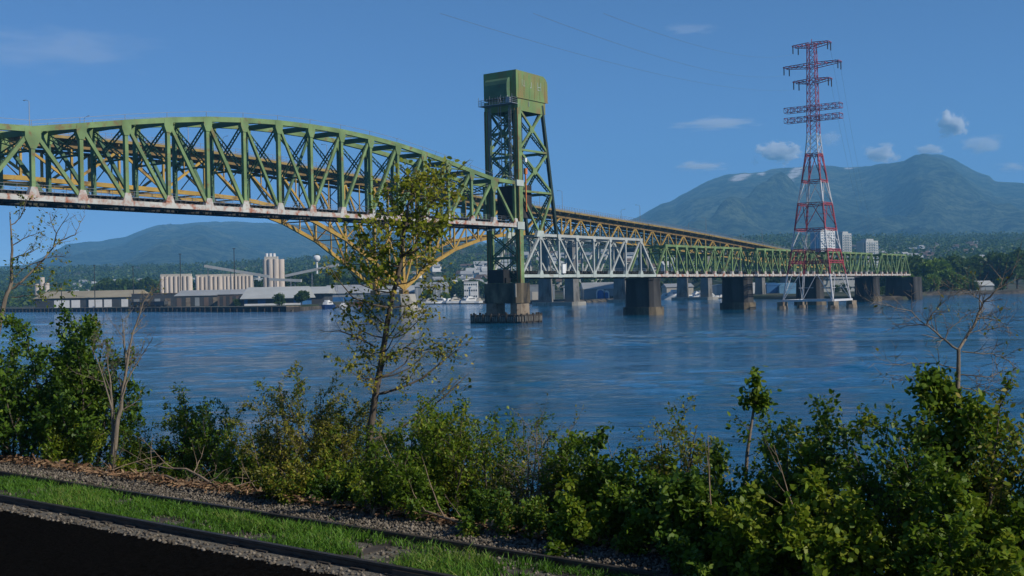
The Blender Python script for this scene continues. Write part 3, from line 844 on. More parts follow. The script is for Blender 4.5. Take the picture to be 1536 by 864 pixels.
m_.build('mast_top', 'red_steel', pyl)
AX = Vector((.81, -.585, 0)).normalized(); AY = Vector((.585, .81, 0)).normalized()      # cross-arm direction
arm_tips = []
for z_, half, nm in ((94.6, 6.8, 3), (87.3, 10.4, 3), (81.6, 6.8, 3)):
    m_ = MB()
    for sy in (-1.6, 1.6):
        for sx in (-1, 1):
            tip = ctr + AX * (half * sx) + AY * sy + Vector((0, 0, z_ + .8)); m_.beam(ctr + AX * sx * .5 + AY * sy + Vector((0, 0, z_ + 1.2)), tip, .22, .22)
            tip2 = ctr + AX * (half * sx) + AY * sy + Vector((0, 0, z_ + .5)); m_.beam(ctr + AX * sx * .5 + AY * sy + Vector((0, 0, z_ - .5)), tip2, .2, .2)
            for q in range(6):
                a = ctr + AX * (half * sx * (q + .2) / 6) + AY * sy; b = ctr + AX * (half * sx * (q + 1) / 6) + AY * sy
                m_.beam(a + Vector((0, 0, z_ + 1.15)), b + Vector((0, 0, z_ - .4 + .9 * (q + 1) / 6)), .12, .12)
    for sx in (-1, -.75, -.5, -.25, .25, .5, .75, 1):
        m_.beam(ctr + AX * (half * sx) - AY * 1.6 + Vector((0, 0, z_ + .8)), ctr + AX * (half * sx) + AY * 1.6 + Vector((0, 0, z_ + .8)), .18, .18)
    arm = m_.build('crossarm', 'red_steel', pyl)
    for sx in (-1, 1):
        for sy in (-1.5, 1.5):
            p = ctr + AX * ((half - .3) * sx - (.8 if sx < 0 else -.0) * (sy > 0) * -1) + AY * sy + Vector((0, 0, z_ + .5))
            m_ = MB(); m_.tube([p, p - Vector((0, 0, 2.6))], [.2, .2], 6); m_.build('insulator', 'insulator', arm)
            arm_tips.append((sx, sy, z_, p - Vector((0, 0, 2.6))))
for z_ in (72.3, 68.6):
    m_ = MB()
    for sy in (-1.7, 1.7):
        for dz_ in (-.85, .85): m_.beam(ctr - AX * 10.4 + AY * sy + Vector((0, 0, z_ + dz_)), ctr + AX * 10.4 + AY * sy + Vector((0, 0, z_ + dz_)), .15, .15)
        for q in range(17):
            x = -10.4 + 20.8 * q / 16
            m_.beam(ctr + AX * x + AY * sy + Vector((0, 0, z_ - .85)), ctr + AX * x + AY * sy + Vector((0, 0, z_ + .85)), .10, .10, AX)
            if q < 16 : m_.beam(ctr + AX * x + AY * sy + Vector((0, 0, z_ - .85 if q % 2 else z_ + .85)), ctr + AX * (x + 1.3) + AY * sy + Vector((0, 0, z_ + .85 if q % 2 else z_ - .85)), .11, .11)
    for q in range(0, 17, 2):
        x = -10.4 + 20.8 * q / 16
        for dz_ in (-.85, .85): m_.beam(ctr + AX * x - AY * 1.7 + Vector((0, 0, z_ + dz_)), ctr + AX * x + AY * 1.7 + Vector((0, 0, z_ + dz_)), .13, .13)
    m_.build('box_crossarm', 'red_steel', pyl)
# wires: from the arms towards the near shore (up and left) and away to the far shore
def wire(a, b, sag, r, label):
    m_ = MB(); pts = [a.lerp(b, t / 24) - Vector((0, 0, sag * 4 * (t / 24) * (1 - t / 24))) for t in range(25)]
    m_.tube(pts, r, 4)
    o = m_.build('power_cable', 'cable_metal', None, origin=a)
    tag(o, label, 'cable', 'power cables hung from the pylon')
near_lab = {94.6: 'thin power cable from the top left arm of the pylon running up to the left', 87.3: 'thin power cable from the long middle arm of the pylon running up to the left', 81.6: 'thin power cable from the lowest insulator arm of the pylon running up to the left'}
far_lab = {94.6: 'thin power cable leaving the top right arm for the far shore', 87.3: 'thin power cable leaving the long middle arm for the far shore', 81.6: 'thin power cable leaving the lowest insulator arm for the far shore'}
for sx, sy, z_, p in arm_tips:
    if sx < 0 and sy < 0: wire(p, at({94.6: 905, 87.3: 800, 81.6: 660}[z_], {94.6: 20, 87.3: 20, 81.6: 20}[z_], 150 if z_ > 90 else 130), 3.0, .022, near_lab[z_])
    if sx > 0 and sy > 0: wire(p, Vector((p.x + 260, p.y + 760, 60)), 34, .028, far_lab[z_])

# ------------------------------------------------------------------ far shore terrain
SH = [(-3000, 1300), (-900, 1060), (-560, 1000), (-414, 960), (-250, 790), (-180, 700), (-118, 634), (-116, 905), (-70, 915), (-34, 890), (10, 770), (30, 750), (75, 790), (112, 880), (166, 858), (172, 602), (200, 586), (208, 640), (262, 772), (317, 758), (420, 745), (700, 720), (3000, 600)]
def shore(x): return np.interp(x, [a for a, b in SH], [b for a, b in SH])
def land(x, y):
    x = np.asarray(x, float); y = np.asarray(y, float)
    d = y - shore(x)
    z = np.where(d < 0, np.maximum(-4, d * .25 - .2), np.minimum(1.0 + d * .2, 2.2))
    start = np.interp(x, [-600, -150, 0, 250, 600], [520, 420, 150, 260, 330])
    slope = np.interp(x, [-900, -200, 60, 300, 900], [.050, .058, .066, .060, .055])
    up = np.maximum(0, d - start)
    z = z + up * slope * (up / (up + 250.0)) * (0.8 + .45 * fbm(x / 420 + 9, y / 420 + 3, 4))
    return z
nx, ny = 150, 120
xs = np.linspace(-1, 1, nx); xs = np.sign(xs) * np.abs(xs) ** 1.5 * 2900
tt = np.linspace(0, 1, ny)
V = []
for t in tt:
    y = shore(xs) - 14 + (t ** 1.7) * 2900
    V.append(np.stack([xs, y, land(xs, y)], 1))
V = np.concatenate(V)
Fq = [(j * nx + i, j * nx + i + 1, (j + 1) * nx + i + 1, (j + 1) * nx + i) for j in range(ny - 1) for i in range(nx - 1)]
structure(link_mesh('far_land', np_mesh('far_land', V, Fq, 'shore_land', smooth=True)))
# stony strip along the water's edge
m_ = MB(); x = -560.0; pts = []
while x < 640:
    pts.append(x); x += 9
vs = []; fs = []
for x in pts:
    y = float(shore(x)); j = rnd.uniform(-1, 1)
    vs += [(x, y - 6 + j, -1.2), (x, y - 2.4 + j, .9 + rnd.uniform(-.3, .5)), (x, y + 2 + j, 2.0 + rnd.uniform(-.2, .5)), (x, y + 12, 2.15)]
for i in range(len(pts) - 1):
    for k in range(3): fs.append((i * 4 + k, (i + 1) * 4 + k, (i + 1) * 4 + k + 1, i * 4 + k + 1))
m_.add(vs, fs); structure(m_.build('rocky_shore', 'shore_rock'))

# ------------------------------------------------------------------ mountains
def mountain(name, ridge, Y0, Yr, Yb, seed, snow=()):
    az = np.linspace(ridge[0][0], ridge[-1][0], 240); zr = []
    H_ = np.interp(az, [a for a, b in ridge], [b for a, b in ridge])
    rows = 130; V = []; S_ = []
    for j in range(rows):
        t = j / (rows - 1)
        y = Y0 + (Yb - Y0) * t
        tr = (Yr - Y0) / (Yb - Y0)
        u = min(1, t / tr)
        for i, a in enumerate(az):
            px, py = a, H_[i]
            r = ray(px, py); yr = Yr * (1 + .05 * math.sin(a * .013 + seed)); s = yr / r.y
            yf = y * (1 + .05 * math.sin(a * .013 + seed) * u); X = r.x / r.y * yf; zt = CAMZ + r.z * s
            prof = (u ** 1.25) if t <= tr else 1 - .45 * ((t - tr) / (1 - tr)) ** 1.1
            V.append((X, yf, zt, prof, u if t <= tr else 1.0))
    V = np.array(V)
    X, Yv, zt, prof, u = V.T
    n = fbm(X / 1300 + seed * 3.1, Yv / 2600 + seed, 5, True); n2 = fbm(X / 330 + seed, Yv / 500, 4)
    amp = np.sin(np.clip(u, 0, 1) * math.pi) ** .8
    z = np.maximum(zt, 5) * (prof + amp * (n - .58) * .52) + amp * (n2 - .5) * 90
    us = .30 + (np.tile(az, rows) - 960) / 250 * .42      # a spur running up across the face
    if seed < 2: z = z + 120 * np.exp(-((u - us) / .045) ** 2) * np.clip((np.tile(az, rows) - 940) / 60, 0, 1) * np.clip((1230 - np.tile(az, rows)) / 60, 0, 1) - 60 * np.exp(-((u - us - .09) / .05) ** 2) * np.clip((np.tile(az, rows) - 940) / 60, 0, 1) * np.clip((1230 - np.tile(az, rows)) / 60, 0, 1)
    z = z + (u > .92) * (fbm(X / 80 + 4, Yv / 300, 3) - .5) * 26
    z[:240] = -6
    P = np.stack([X, Yv, z], 1)
    Fq = [(j * 240 + i, j * 240 + i + 1, (j + 1) * 240 + i + 1, (j + 1) * 240 + i) for j in range(rows - 1) for i in range(239)]
    me = np_mesh(name, P, Fq, 'mountain_forest', smooth=True)
    sn = np.zeros(len(P))
    for cx, cz, wx, wz, tilt in snow:      # clearings near the ridge: (image column of the ridge, share of the slope)
        col = np.interp(np.tile(az, rows), az, az)
        dx = (col - cx) / wx; dy = (u - (cz + tilt * (col - cx))) / wz
        sn = np.maximum(sn, np.clip(1.6 - (dx * dx + dy * dy) * 1.2, 0, 1) * (np.repeat(np.arange(rows), 240) / (rows - 1) <= tr))
    a = me.attributes.new('snow', 'FLOAT', 'POINT'); a.data.foreach_set('value', sn.astype(np.float32))
    return structure(link_mesh(name, me))
mountain('mountain', [(640, 420), (760, 380), (840, 362), (880, 352), (930, 335), (965, 322), (990, 308), (1012, 300), (1040, 282), (1065, 270), (1090, 262), (1130, 258), (1180, 252), (1205, 249), (1235, 247), (1262, 251), (1300, 250), (1330, 247), (1352, 243), (1368, 236), (1385, 231), (1410, 231), (1430, 238), (1450, 251), (1470, 262), (1485, 266), (1492, 274), (1540, 278), (1620, 300), (1760, 340), (1950, 380)], 3300, 10000, 12500, 1.7,
         snow=[(1110, .93, 17, .05, .0022), (1193, .94, 14, .06, .004), (1143, .965, 6, .02, 0), (1275, .965, 7, .02, 0), (1340, .96, 5, .02, 0)])
mountain('hill', [(-420, 420), (-200, 395), (0, 400), (40, 398), (70, 382), (100, 366), (150, 361), (190, 355), (210, 346), (228, 339), (250, 336), (275, 336), (310, 334), (350, 332), (400, 334), (430, 336), (480, 338), (540, 342), (600, 350), (660, 357), (720, 364), (770, 378), (860, 400), (960, 425)], 4200, 11500, 13000, 4.2)
# ------------------------------------------------------------------ far-shore buildings
def g(px, Y, z=None):
    """ground point under an image column at depth Y"""
    p = at(px, 430, Y); p.z = float(land(p.x, p.y)) if z is None else z
    return p
def ztop(px, py, Y): return at(px, py, Y).z
def building(name, label, px0, px1, ytop, Y, depth, wall, roof, kind='gable', rz=0.0, rise=.25, over=.6, win=None, cat='building', group=None, zb=None):
    a, b = g(px0, Y), g(px1, Y); c = (a + b) / 2; c.y += depth / 2
    c.z = (min(a.z, b.z) - .3) if zb is None else zb
    w = (b - a).length; h = ztop((px0 + px1) / 2, ytop, Y) - c.z
    t = thing(name, label, cat, c, rz, group)
    hw = h * (1 - rise) if kind != 'flat' else h - .5
    m_ = MB(); m_.box((0, 0, hw / 2), (w, depth, hw)); m_.build('wall', wall, t, local=True)
    m_ = MB()
    if kind == 'flat': m_.box((0, 0, h - .22), (w + over, depth + over, .55))
    elif kind == 'gable':      # ridge across the view
        m_.prism([(-depth / 2 - over, hw - .02), (depth / 2 + over, hw - .02), (depth / 2 + over, hw + .3), (0, h), (-depth / 2 - over, hw + .3)], (0, 1, 0), (0, 0, 1), (0, 0, 0), w + over * 2)
    elif kind == 'front':      # gable end to the viewer
        m_.prism([(-w / 2 - over, hw - .02), (w / 2 + over, hw - .02), (w / 2 + over, hw + .3), (0, h), (-w / 2 - over, hw + .3)], (1, 0, 0), (0, 0, 1), (0, 0, 0), depth + over * 2)
    elif kind == 'barrel':
        n = 10; pts = [(-w / 2 - .2, hw - .02)] + [(-(w / 2 + .2) * math.cos(math.pi * i / n), hw + (h - hw) * math.sin(math.pi * i / n)) for i in range(n + 1)] + [(w / 2 + .2, hw - .02)]
        m_.prism(pts, (1, 0, 0), (0, 0, 1), (0, 0, 0), depth + .4)
    m_.build('roof', roof, t, local=True)
    if win:
        rows, cols, ww, wh = win
        for r_ in range(rows):
            for k_ in range(cols):
                m_ = MB(); m_.box((-w / 2 + w * (k_ + .5) / cols, -depth / 2 - .04, hw * (r_ + .55) / rows), (ww, .14, wh)); m_.build('window', 'window_glass', t, local=True)
    t['_dim'] = [w, depth, h, hw]
    return t
def face_panel(t, name, mat_, x0, x1, z0, z1, proud=.15, arch=False):
    w, d, h, hw = t['_dim']; m_ = MB()
    X0, X1 = -w / 2 + w * x0, -w / 2 + w * x1
    if arch:
        r = (X1 - X0) / 2; zc = z1 * h - r
        m_.prism([(X0, z0 * h), (X1, z0 * h), (X1, zc)] + [((X0 + X1) / 2 + r * math.cos(math.pi * i / 8), zc + r * math.sin(math.pi * i / 8)) for i in range(1, 8)] + [(X0, zc)], (1, 0, 0), (0, 0, 1), (0, -d / 2 - proud / 2, 0), proud)
    else: m_.box(((X0 + X1) / 2, -d / 2 - proud / 2, (z0 + z1) / 2 * h), (X1 - X0, proud, (z1 - z0) * h))
    return m_.build(name, mat_, t, local=True)

# left quay: long transit shed
t = building('dock_shed', 'long low tan roofed dock shed with white loading doors on the left quay', 52, 196, 436, 985, 60, 'dark_wall', 'tan_roof', 'gable', rise=.42, over=1.2)
for i, (a, b) in enumerate(((.20, .36), (.38, .47), (.56, .70), (.72, .80), (.90, .97))): face_panel(t, 'loading_door', 'white_paint', a, b, .02, .46)
t = building('dock_shed', 'dark open dock shed right of the long tan roofed one', 197, 262, 440, 930, 50, 'dark_wall', 'brown_roof', 'flat')
for i in range(4): face_panel(t, 'bay_door', 'tan_concrete' if i % 2 else 'grey_wall', .05 + i * .24, .18 + i * .24, .05, .6)
t = building('dock_shed', 'grey roofed shed with open dark bays in front of the silos', 262, 330, 435, 860, 40, 'dark_wall', 'grey_roof', 'gable', rise=.35)
for i in range(5): face_panel(t, 'bay_door', ('brown_roof', 'tan_concrete', 'grey_wall')[i % 3], .04 + i * .2, .14 + i * .2, .03, .55)
t = building('dock_shed', 'brown brick shed with a row of dark gates below the right silos', 326, 368, 434, 830, 30, 'brown_roof', 'grey_roof', 'gable', rise=.3)
for i in range(4): face_panel(t, 'bay_door', 'dark_wall', .08 + i * .23, .2 + i * .23, .03, .6)
t = building('warehouse', 'warehouse with a wide pale hipped roof over a blue front', 366, 450, 430, 800, 45, 'blue_wall', 'pale_roof', 'gable', rise=.62, over=2.5)
face_panel(t, 'fascia', 'white_paint', .0, 1.0, .02, .12); 
for i in range(3): face_panel(t, 'bay_door', 'dark_wall', .06 + i * .32, .24 + i * .32, .12, .34)
t = building('warehouse', 'dark warehouse with a thin pale roof right of the blue fronted one', 432, 486, 430, 850, 40, 'dark_wall', 'pale_roof', 'gable', rise=.4, over=3)
t = building('warehouse', 'long grey roofed warehouse behind the blue ship', 485, 560, 427, 1010, 50, 'grey_wall', 'grey_roof', 'gable', rise=.5, over=1)
face_panel(t, 'fascia', 'blue_wall', .05, .6, .05, .3)
t = building('warehouse', 'pale roofed warehouse partly hidden by the yellow V legs', 560, 640, 428, 1050, 60, 'grey_wall', 'pale_roof', 'gable', rise=.45)
t = building('warehouse', 'grey warehouse with a ribbed front right of the yellow bridge legs', 622, 668, 423, 1010, 50, 'grey_wall', 'grey_roof', 'gable', rise=.25)
for i in range(6): face_panel(t, 'wall_rib', 'pale_roof', .05 + i * .16, .09 + i * .16, .02, .7)
t = building('office_block', 'white office block with dark windows left of the lift tower pier', 696, 716, 422, 1010, 24, 'white_paint', 'pale_roof', 'flat', win=(3, 6, 1.2, 1.4))
t = building('warehouse', 'grey windowless shed between the lift tower pier and the concrete columns', 788, 832, 427, 800, 40, 'grey_wall', 'grey_roof', 'flat')
face_panel(t, 'bay_door', 'dark_wall', .05, .16, .02, .62); face_panel(t, 'bay_door', 'cream_wall', .22, .5, .02, .55)
t = building('boat_house', 'small white boathouse with a blue door seen between two concrete columns', 846, 861, 424, 800, 14, 'white_paint', 'pale_roof', 'front', rise=.25)
face_panel(t, 'door', 'blue_door', .3, .78, .02, .42)
t = building('boat_hall', 'grey boat hall with arched blue doors in white frames', 876, 948, 423, 800, 40, 'grey_wall', 'grey_roof', 'gable', rise=.3)
for a, b, z1 in ((.275, .41, .66), (.43, .50, .56), (.665, .77, .62)):
    face_panel(t, 'door_frame', 'white_paint', a - .025, b + .025, .01, z1 + .08, .2, True); face_panel(t, 'door', 'blue_door', a, b, .02, z1, .35, True)
for i in range(3): face_panel(t, 'bay_door', 'dark_wall', .54 + i * .035, .565 + i * .035, .02, .4)
t = building('warehouse', 'low cream building behind the moored boats', 1000, 1040, 425, 930, 30, 'cream_wall', 'grey_roof', 'gable', rise=.3)
t = building('boat_house', 'pale blue-grey boathouse left of the dark pier near the pylon', 1075, 1096, 426, 905, 26, 'pale_roof', 'grey_roof', 'front', rise=.15)
t = building('boat_shed', 'white covered boat shed right of the dark pier', 1127, 1149, 423.5, 880, 30, 'white_paint', 'white_paint', 'barrel', rise=.2)
t = building('boat_shed', 'dark blue covered boat shed beside the white one', 1150, 1169, 424, 875, 30, 'blue_wall', 'blue_wall', 'barrel', rise=.25)
t = building('boat_shed', 'light blue long boat shed left of the pylon legs', 1169, 1204, 424, 870, 40, 'pale_blue_wall', 'pale_blue_wall', 'barrel', rise=.35)
t = building('terminal_building', 'long white terminal building seen between the pylon legs', 1226, 1290, 413, 1000, 40, 'pale_roof', 'white_paint', 'flat', win=(2, 12, 2.6, 1.2))
t = building('terminal_building', 'small pale blue building beneath the last truss span', 1312, 1326, 421, 900, 20, 'pale_blue_wall', 'white_paint', 'flat')
t = building('shore_house', 'low white roofed house by the water at the right edge', 1455, 1490, 421, 800, 14, 'grey_wall', 'pale_roof', 'gable', rise=.5)
# quay and piles on the left
quay = thing('quay', 'long dark quay wall on the left shore with timber piles', 'quay', (-300, 850, 0))
m_ = MB(); qp = [Vector((x, float(shore(x)) - 5, 0)) for x in (-620, -500, -414, -330, -250, -180, -119)]
for a, b in zip(qp, qp[1:]): m_.beam(a + Vector((0, 4, 1.3)), b + Vector((0, 4, 1.3)), 9, 2.5)
m_.build('wall', 'dark_concrete', quay)
m_ = MB()
for a, b in zip(qp, qp[1:]): m_.beam(a + Vector((0, 4, 2.75)), b + Vector((0, 4, 2.75)), 9.5, .4)
m_.build('quay_edge', 'tan_concrete', quay)
for a, b in zip(qp[2:], qp[3:]):
    n = int((b - a).length / 7)
    for i in range(n):
        p = a.lerp(b, i / n) - Vector((2.6, 2.6, 0)); m_ = MB(); m_.tube([p + Vector((0, 0, -2)), p + Vector((0, 0, 1.5 + 1.5 * rnd.random()))], .4, 6); m_.build('pile', 'timber_dark', quay)
# goods wagons standing on the left quay
for i, (px, lab) in enumerate(((203, 'dark goods wagon on the left quay, nearest the tan roofed shed'), (216, 'brown goods wagon second from the tan roofed shed'), (229, 'dark goods wagon in the middle of the row on the left quay'), (243, 'brown goods wagon below the left silo block'), (257, 'dark goods wagon at the right end of the row on the left quay'))):
    p = g(px, 800); q = g(px + 1, 800); p.y = float(shore(p.x)) + 6 + i * .3; p.z = 3.0
    t = thing('goods_wagon', lab, 'railway wagon', p, R(-46), 'goods wagons on the left quay')
    m_ = MB(); m_.prism([(-6.5, .9), (6.5, .9), (7.0, 1.4), (7.0, 3.6), (-7.0, 3.6), (-7.0, 1.4)], (1, 0, 0), (0, 0, 1), (0, 0, 0), 2.9); m_.build('body', 'wagon_brown' if i % 2 else 'dark_wall', t, local=True)
    for x in (-5, 5):
        m_ = MB(); m_.tube([(x - .9, -1.0, .45), (x - .9, 1.0, .45)], .45, 10); m_.tube([(x + .9, -1.0, .45), (x + .9, 1.0, .45)], .45, 10); m_.box((x, 0, .6), (2.6, 1.9, .3)); m_.build('bogie', 'black_steel', t, local=True)
# silos
def silo_block(label, px0, px1, ytop, Y, n, extra=0):
    a, b = g(px0, Y), g(px1, Y); c = (a + b) / 2; w = (b - a).length; h = ztop((px0 + px1) / 2, ytop, Y) - c.z; r = w / n / 2
    t = thing('silo_block', label, 'silo', c, 0, 'concrete grain silos')
    for i in range(n):
        for row in (0, 1):
            m_ = MB(); m_.frustum((-w / 2 + r + i * 2 * r, row * 2 * r, -1), r * .99, r * .99, h - 1.5 + (.8 if extra and i % 3 == 0 else 0), 14); m_.build('silo', 'silo_concrete', t, smooth=False, local=True)
    m_ = MB(); m_.box((0, r, h - 1.6), (w * .98, r * 1.6, 2.6)); m_.build('roof_gallery', 'cream_wall', t, local=True)
    m_ = MB(); m_.box((0, -r - 1, 1.5), (w * .5, 2, 3.4)); m_.build('loading_bay', 'grey_wall', t, local=True)
    return t
silo_block('left block of pale concrete silos above the quay', 240, 287, 410.5, 1040, 7)
silo_block('middle block of pale concrete silos with uneven tops', 293, 333, 411, 1060, 6, 1)
silo_block('right block of pale concrete silos below the conveyor', 334, 379, 410, 1030, 8)
c = g(411, 1040); t = thing('silo_tower', 'tall pale silo tower topped by white vents', 'silo', c)
k = 1040 / 1750; hT = ztop(411, 389, 1040) - c.z
for dx, dy, hh in ((-8, 0, 1), (-2.7, -1.6, 1), (2.7, -1.6, 1), (8, 0, 1), (-5.4, 5, .99), (0, 5, 1.0), (5.4, 5, .985)):
    m_ = MB(); m_.frustum((dx * k * 1.45, dy, -1), 2.75, 2.75, hT * hh + 1, 14); m_.build('silo', 'silo_concrete', t, local=True)
m_ = MB(); m_.box((-2, 1, hT + 1.2), (11.5, 5, 2.6)); m_.build('head_house', 'cream_wall', t, local=True)
for i in range(3):
    m_ = MB(); m_.frustum((-6.0 + i * 3.3, 0, hT + 2), 1.45, 1.3, 3.4, 10); m_.build('vent', 'white_paint', t, local=True)
m_ = MB(); m_.box((0, -3.2, 2), (18, 4, 4.5)); m_.build('loading_bay', 'cream_wall', t, local=True)
def conveyor(label, pa, pb, Y, legs):
    a, b = at(*pa, Y), at(*pb, Y - 5)
    t = thing('conveyor', label, 'conveyor', (a.x, a.y, 0)); m_ = MB(); m_.beam(a, b, 2.6, 2.2); m_.build('gallery', 'pale_roof', t)
    for f_ in legs:
        p = a.lerp(b, f_); gz = float(land(p.x, p.y)); m_ = MB()
        for q in (-1, 1): m_.beam((p.x + q * 1.2, p.y, gz), (p.x, p.y, p.z - .8), .35, .35, (0, 1, 0))
        m_.build('trestle', 'galvanised', t)
conveyor('sloping grey conveyor gallery between the silo blocks and the silo tower', (307, 399), (404, 415), 1010, (.05, .4, .75))
conveyor('sloping grey conveyor gallery rising to the right of the silo tower', (428, 414), (508, 397), 1020, (.1, .5, .95))
conveyor('low grey conveyor gallery at the foot of the silo tower', (405, 419), (452, 421), 980, (.2, .8))
for px, y0, Y, lab in ((142, 398, 980, 'thin dark mast standing behind the tan roofed shed'), (200, 400, 960, 'thin dark mast at the end of the tan roofed shed'), (271, 381, 900, 'tall thin dark mast in front of the left silos'), (352, 373, 880, 'tallest thin dark mast, in front of the right silos'), (92, 425, 960, 'short dark mast by the left end of the tan shed'), (1224, 348, 1200, 'slim pale mast rising behind the railway truss left of the white apartment tower'), (746, 405, 1000, 'slim pale mast in the marina left of the lift tower pier'), (733, 408, 1000, 'slim pale mast at the left end of the marina')):
    c = g(px, Y); h = ztop(px, y0, Y) - c.z; t = thing('light_mast', lab, 'mast', c)
    m_ = MB(); m_.tube([(0, 0, 0), (0, 0, h)], [.45, .3], 6); m_.build('pole', 'galvanised' if px > 700 else 'dark_steel', t, local=True)
    m_ = MB(); m_.box((0, 0, h), (2.0, .7, .5)); m_.build('lamp_bar', 'galvanised' if px > 700 else 'dark_steel', t, local=True)
c = g(476, 1700); c.z = max(c.z, 20); h = ztop(476, 392, 1700) - c.z; t = thing('water_tower', 'white water tower on the wooded hill right of the silo tower', 'water tower', c)
m_ = MB(); m_.tube([(0, 0, -10), (0, 0, h)], 1.4, 8); m_.build('stem', 'white_paint', t, local=True)
m_ = MB(); m_.tube([(0, 0, h - 1), (0, 0, h + 1.5), (0, 0, h + 5), (0, 0, h + 8), (0, 0, h + 9)], [1.5, 4.5, 5.4, 4.5, 1.0], 14); m_.build('tank', 'white_paint', t, smooth=True, local=True)
c = g(63, 1350); t = thing('silo_tower', 'small pale silo group behind the left end of the tan shed', 'silo', c); h = ztop(63, 416, 1350) - c.z
for dx, hh in ((-5.5, .78), (0, 1), (5.5, .8)):
    m_ = MB(); m_.frustum((dx, 0, -2), 3, 3, h * hh + 2, 12); m_.build('silo', 'silo_concrete', t, local=True)
# apartment towers behind the pylon
def apartment(label, px0, px1, ytop, Y, wall, side, floors, cols, crown=True):
    a, b = g(px0, Y), g(px1, Y); c = (a + b) / 2; w = (b - a).length; h = ztop((px0 + px1) / 2, ytop, Y) - c.z; d = w * .8
    t = thing('apartment_tower', label, 'apartment tower', c, R(24), 'apartment towers behind the pylon')
    m_ = MB(); m_.box((0, d / 2, h / 2 - 5), (w * .86, d, h + 10)); m_.build('wall', wall, t, local=True)
    m_ = MB(); m_.box((-w * .46, d * .5, h / 2 - 6), (w * .12, d * .7, h * .95 + 10)); m_.box((w * .46, d * .5, h / 2 - 6), (w * .12, d * .7, h * .95 + 10)); m_.build('corner_bay', side, t, local=True)
    for f_ in range(floors):
        z = 1.5 + (h - 3) * (f_ + .5) / floors
        for k_ in range(cols):
            x = -w * .42 + w * .84 * (k_ + .5) / cols; m_ = MB(); m_.box((x, -.05, z), (w * .84 / cols * .5, .3, (h - 3) / floors * .42)); m_.build('window', 'pale_glass', t, local=True)
        m_ = MB(); m_.box((0, -.5, z - (h - 3) / floors * .45), (w * .5, 1.0, .35)); m_.build('balcony', wall, t, local=True)
    m_ = MB(); m_.box((0, d / 2, h + 1.2), (w * .5, d * .6, 2.8)); m_.build('roof_house', wall, t, local=True)
    return t
apartment('white apartment tower seen through the pylon, tallest of its group', 1228, 1259, 346, 1500, 'white_paint', 'pale_blue_wall', 16, 6)
apartment('blue-grey apartment tower just right of the white one', 1262, 1282, 350, 1600, 'pale_roof', 'cream_wall', 15, 4)
apartment('cream edged apartment tower, rightmost of its group', 1296, 1323, 361, 1550, 'pale_roof', 'cream_wall', 12, 5)
# ship, barge and boats
def hull_mesh(L, B, D, sheer=.25, n=9):
    vs = []; fs = []
    for i in range(n):
        t = i / (n - 1); x = -L / 2 + L * t
        f = min(1, (1 - t) * 2.2) ** .6 if t > .5 else .86 + .14 * min(1, t * 4)
        zz = D * (1 + sheer * max(0, (t - .4)) ** 1.5)
        vs += [(x, -B / 2 * f, zz), (x - .0, -B / 2 * f * .72, -.4), (x, B / 2 * f * .72, -.4), (x, B / 2 * f, zz)]
    for i in range(n - 1):
        for k_ in range(4): fs.append((i * 4 + k_, i * 4 + (k_ + 1) % 4, (i + 1) * 4 + (k_ + 1) % 4, (i + 1) * 4 + k_))
    fs.append((3, 2, 1, 0)); fs.append(tuple((n - 1) * 4 + k_ for k_ in range(4)))
    return vs, fs
def boat(name, label, px, Y, L, hull='white_paint', cabin='white_paint', mast=0, rz=0.0, D=None, group='boats moored along the far shore', trim='window_glass', y=None):
    c = at(px, 440, Y)
    if L < 22 and Y > 800 and px > 560: Y = min(Y, float(shore(c.x)) - 14); c = at(px, 440, Y); Y = min(Y, float(shore(c.x)) - 14); c = at(px, 440, Y); L *= 1.65
    c.z = 0
    t = thing(name, label, 'boat' if L < 22 else 'ship', c, rz, group); B = L * .3; D = D or L * .11
    m_ = MB(); m_.add(*hull_mesh(L, B, D)); m_.build('hull', hull, t, local=True)
    m_ = MB(); m_.prism([(-L * .30, D * .95), (L * .18, D * .95), (L * .08, D + L * .10), (-L * .26, D + L * .10)], (1, 0, 0), (0, 0, 1), (0, 0, 0), B * .62); m_.build('cabin', cabin, t, local=True)
    m_ = MB(); m_.box((-L * .06, 0, D + L * .065), (L * .25, B * .64, L * .03)); m_.build('window', trim, t, local=True)
    m_ = MB(); m_.prism([(-L * .22, D + L * .10), (L * .0, D + L * .10), (-L * .04, D + L * .16), (-L * .2, D + L * .16)], (1, 0, 0), (0, 0, 1), (0, 0, 0), B * .45); m_.build('wheelhouse', cabin, t, local=True)
    if mast:
        m_ = MB(); m_.tube([(0, 0, D), (0, 0, mast)], [.14, .09], 5); m_.tube([(0, 0, D + 2), (-L * .35, 0, D + 2.1)], .12, 5); m_.build('mast', 'galvanised', t, local=True)
    return t
boat('moored_ship', 'dark blue ship with a white deckhouse beside the left quay', 493, 720, 17, 'blue_hull', 'white_paint', 7, R(70), 2.6)
boat('work_boat', 'white work boat just right of the dark blue ship', 515, 770, 11, 'white_paint', 'white_paint', 7, R(75))
boat('barge', 'orange hulled barge near the foot of the yellow bridge legs', 541, 850, 18, 'orange_hull', 'dark_wall', 0, R(4), 2.6)
bl = [(648, 880, 10, 'white yacht moored left of the red roofed boat'), (663, 900, 12, 'long white motor yacht moored left of the lift tower'), (676, 890, 9, 'white boat with a low cabin in the marina left of the lift tower'), (686, 905, 11, 'pinkish white cabin boat in the marina left of the lift tower'), (699, 892, 10, 'white sailing boat with a bare mast near the lift tower pier'), (709, 900, 12, 'white motor yacht nearest the lift tower pier on its left'), (719, 905, 9, 'small white boat beside the lift tower pier')]
for i, (px, Y, L, lab) in enumerate(bl):
    boat('motor_boat', lab, px, Y, L, 'white_paint', 'white_paint' if i % 3 else 'cream_wall', 13 if i in (1, 4, 6) else 0, R((10, -25, 40, 15, -60, 20, 75)[i]))
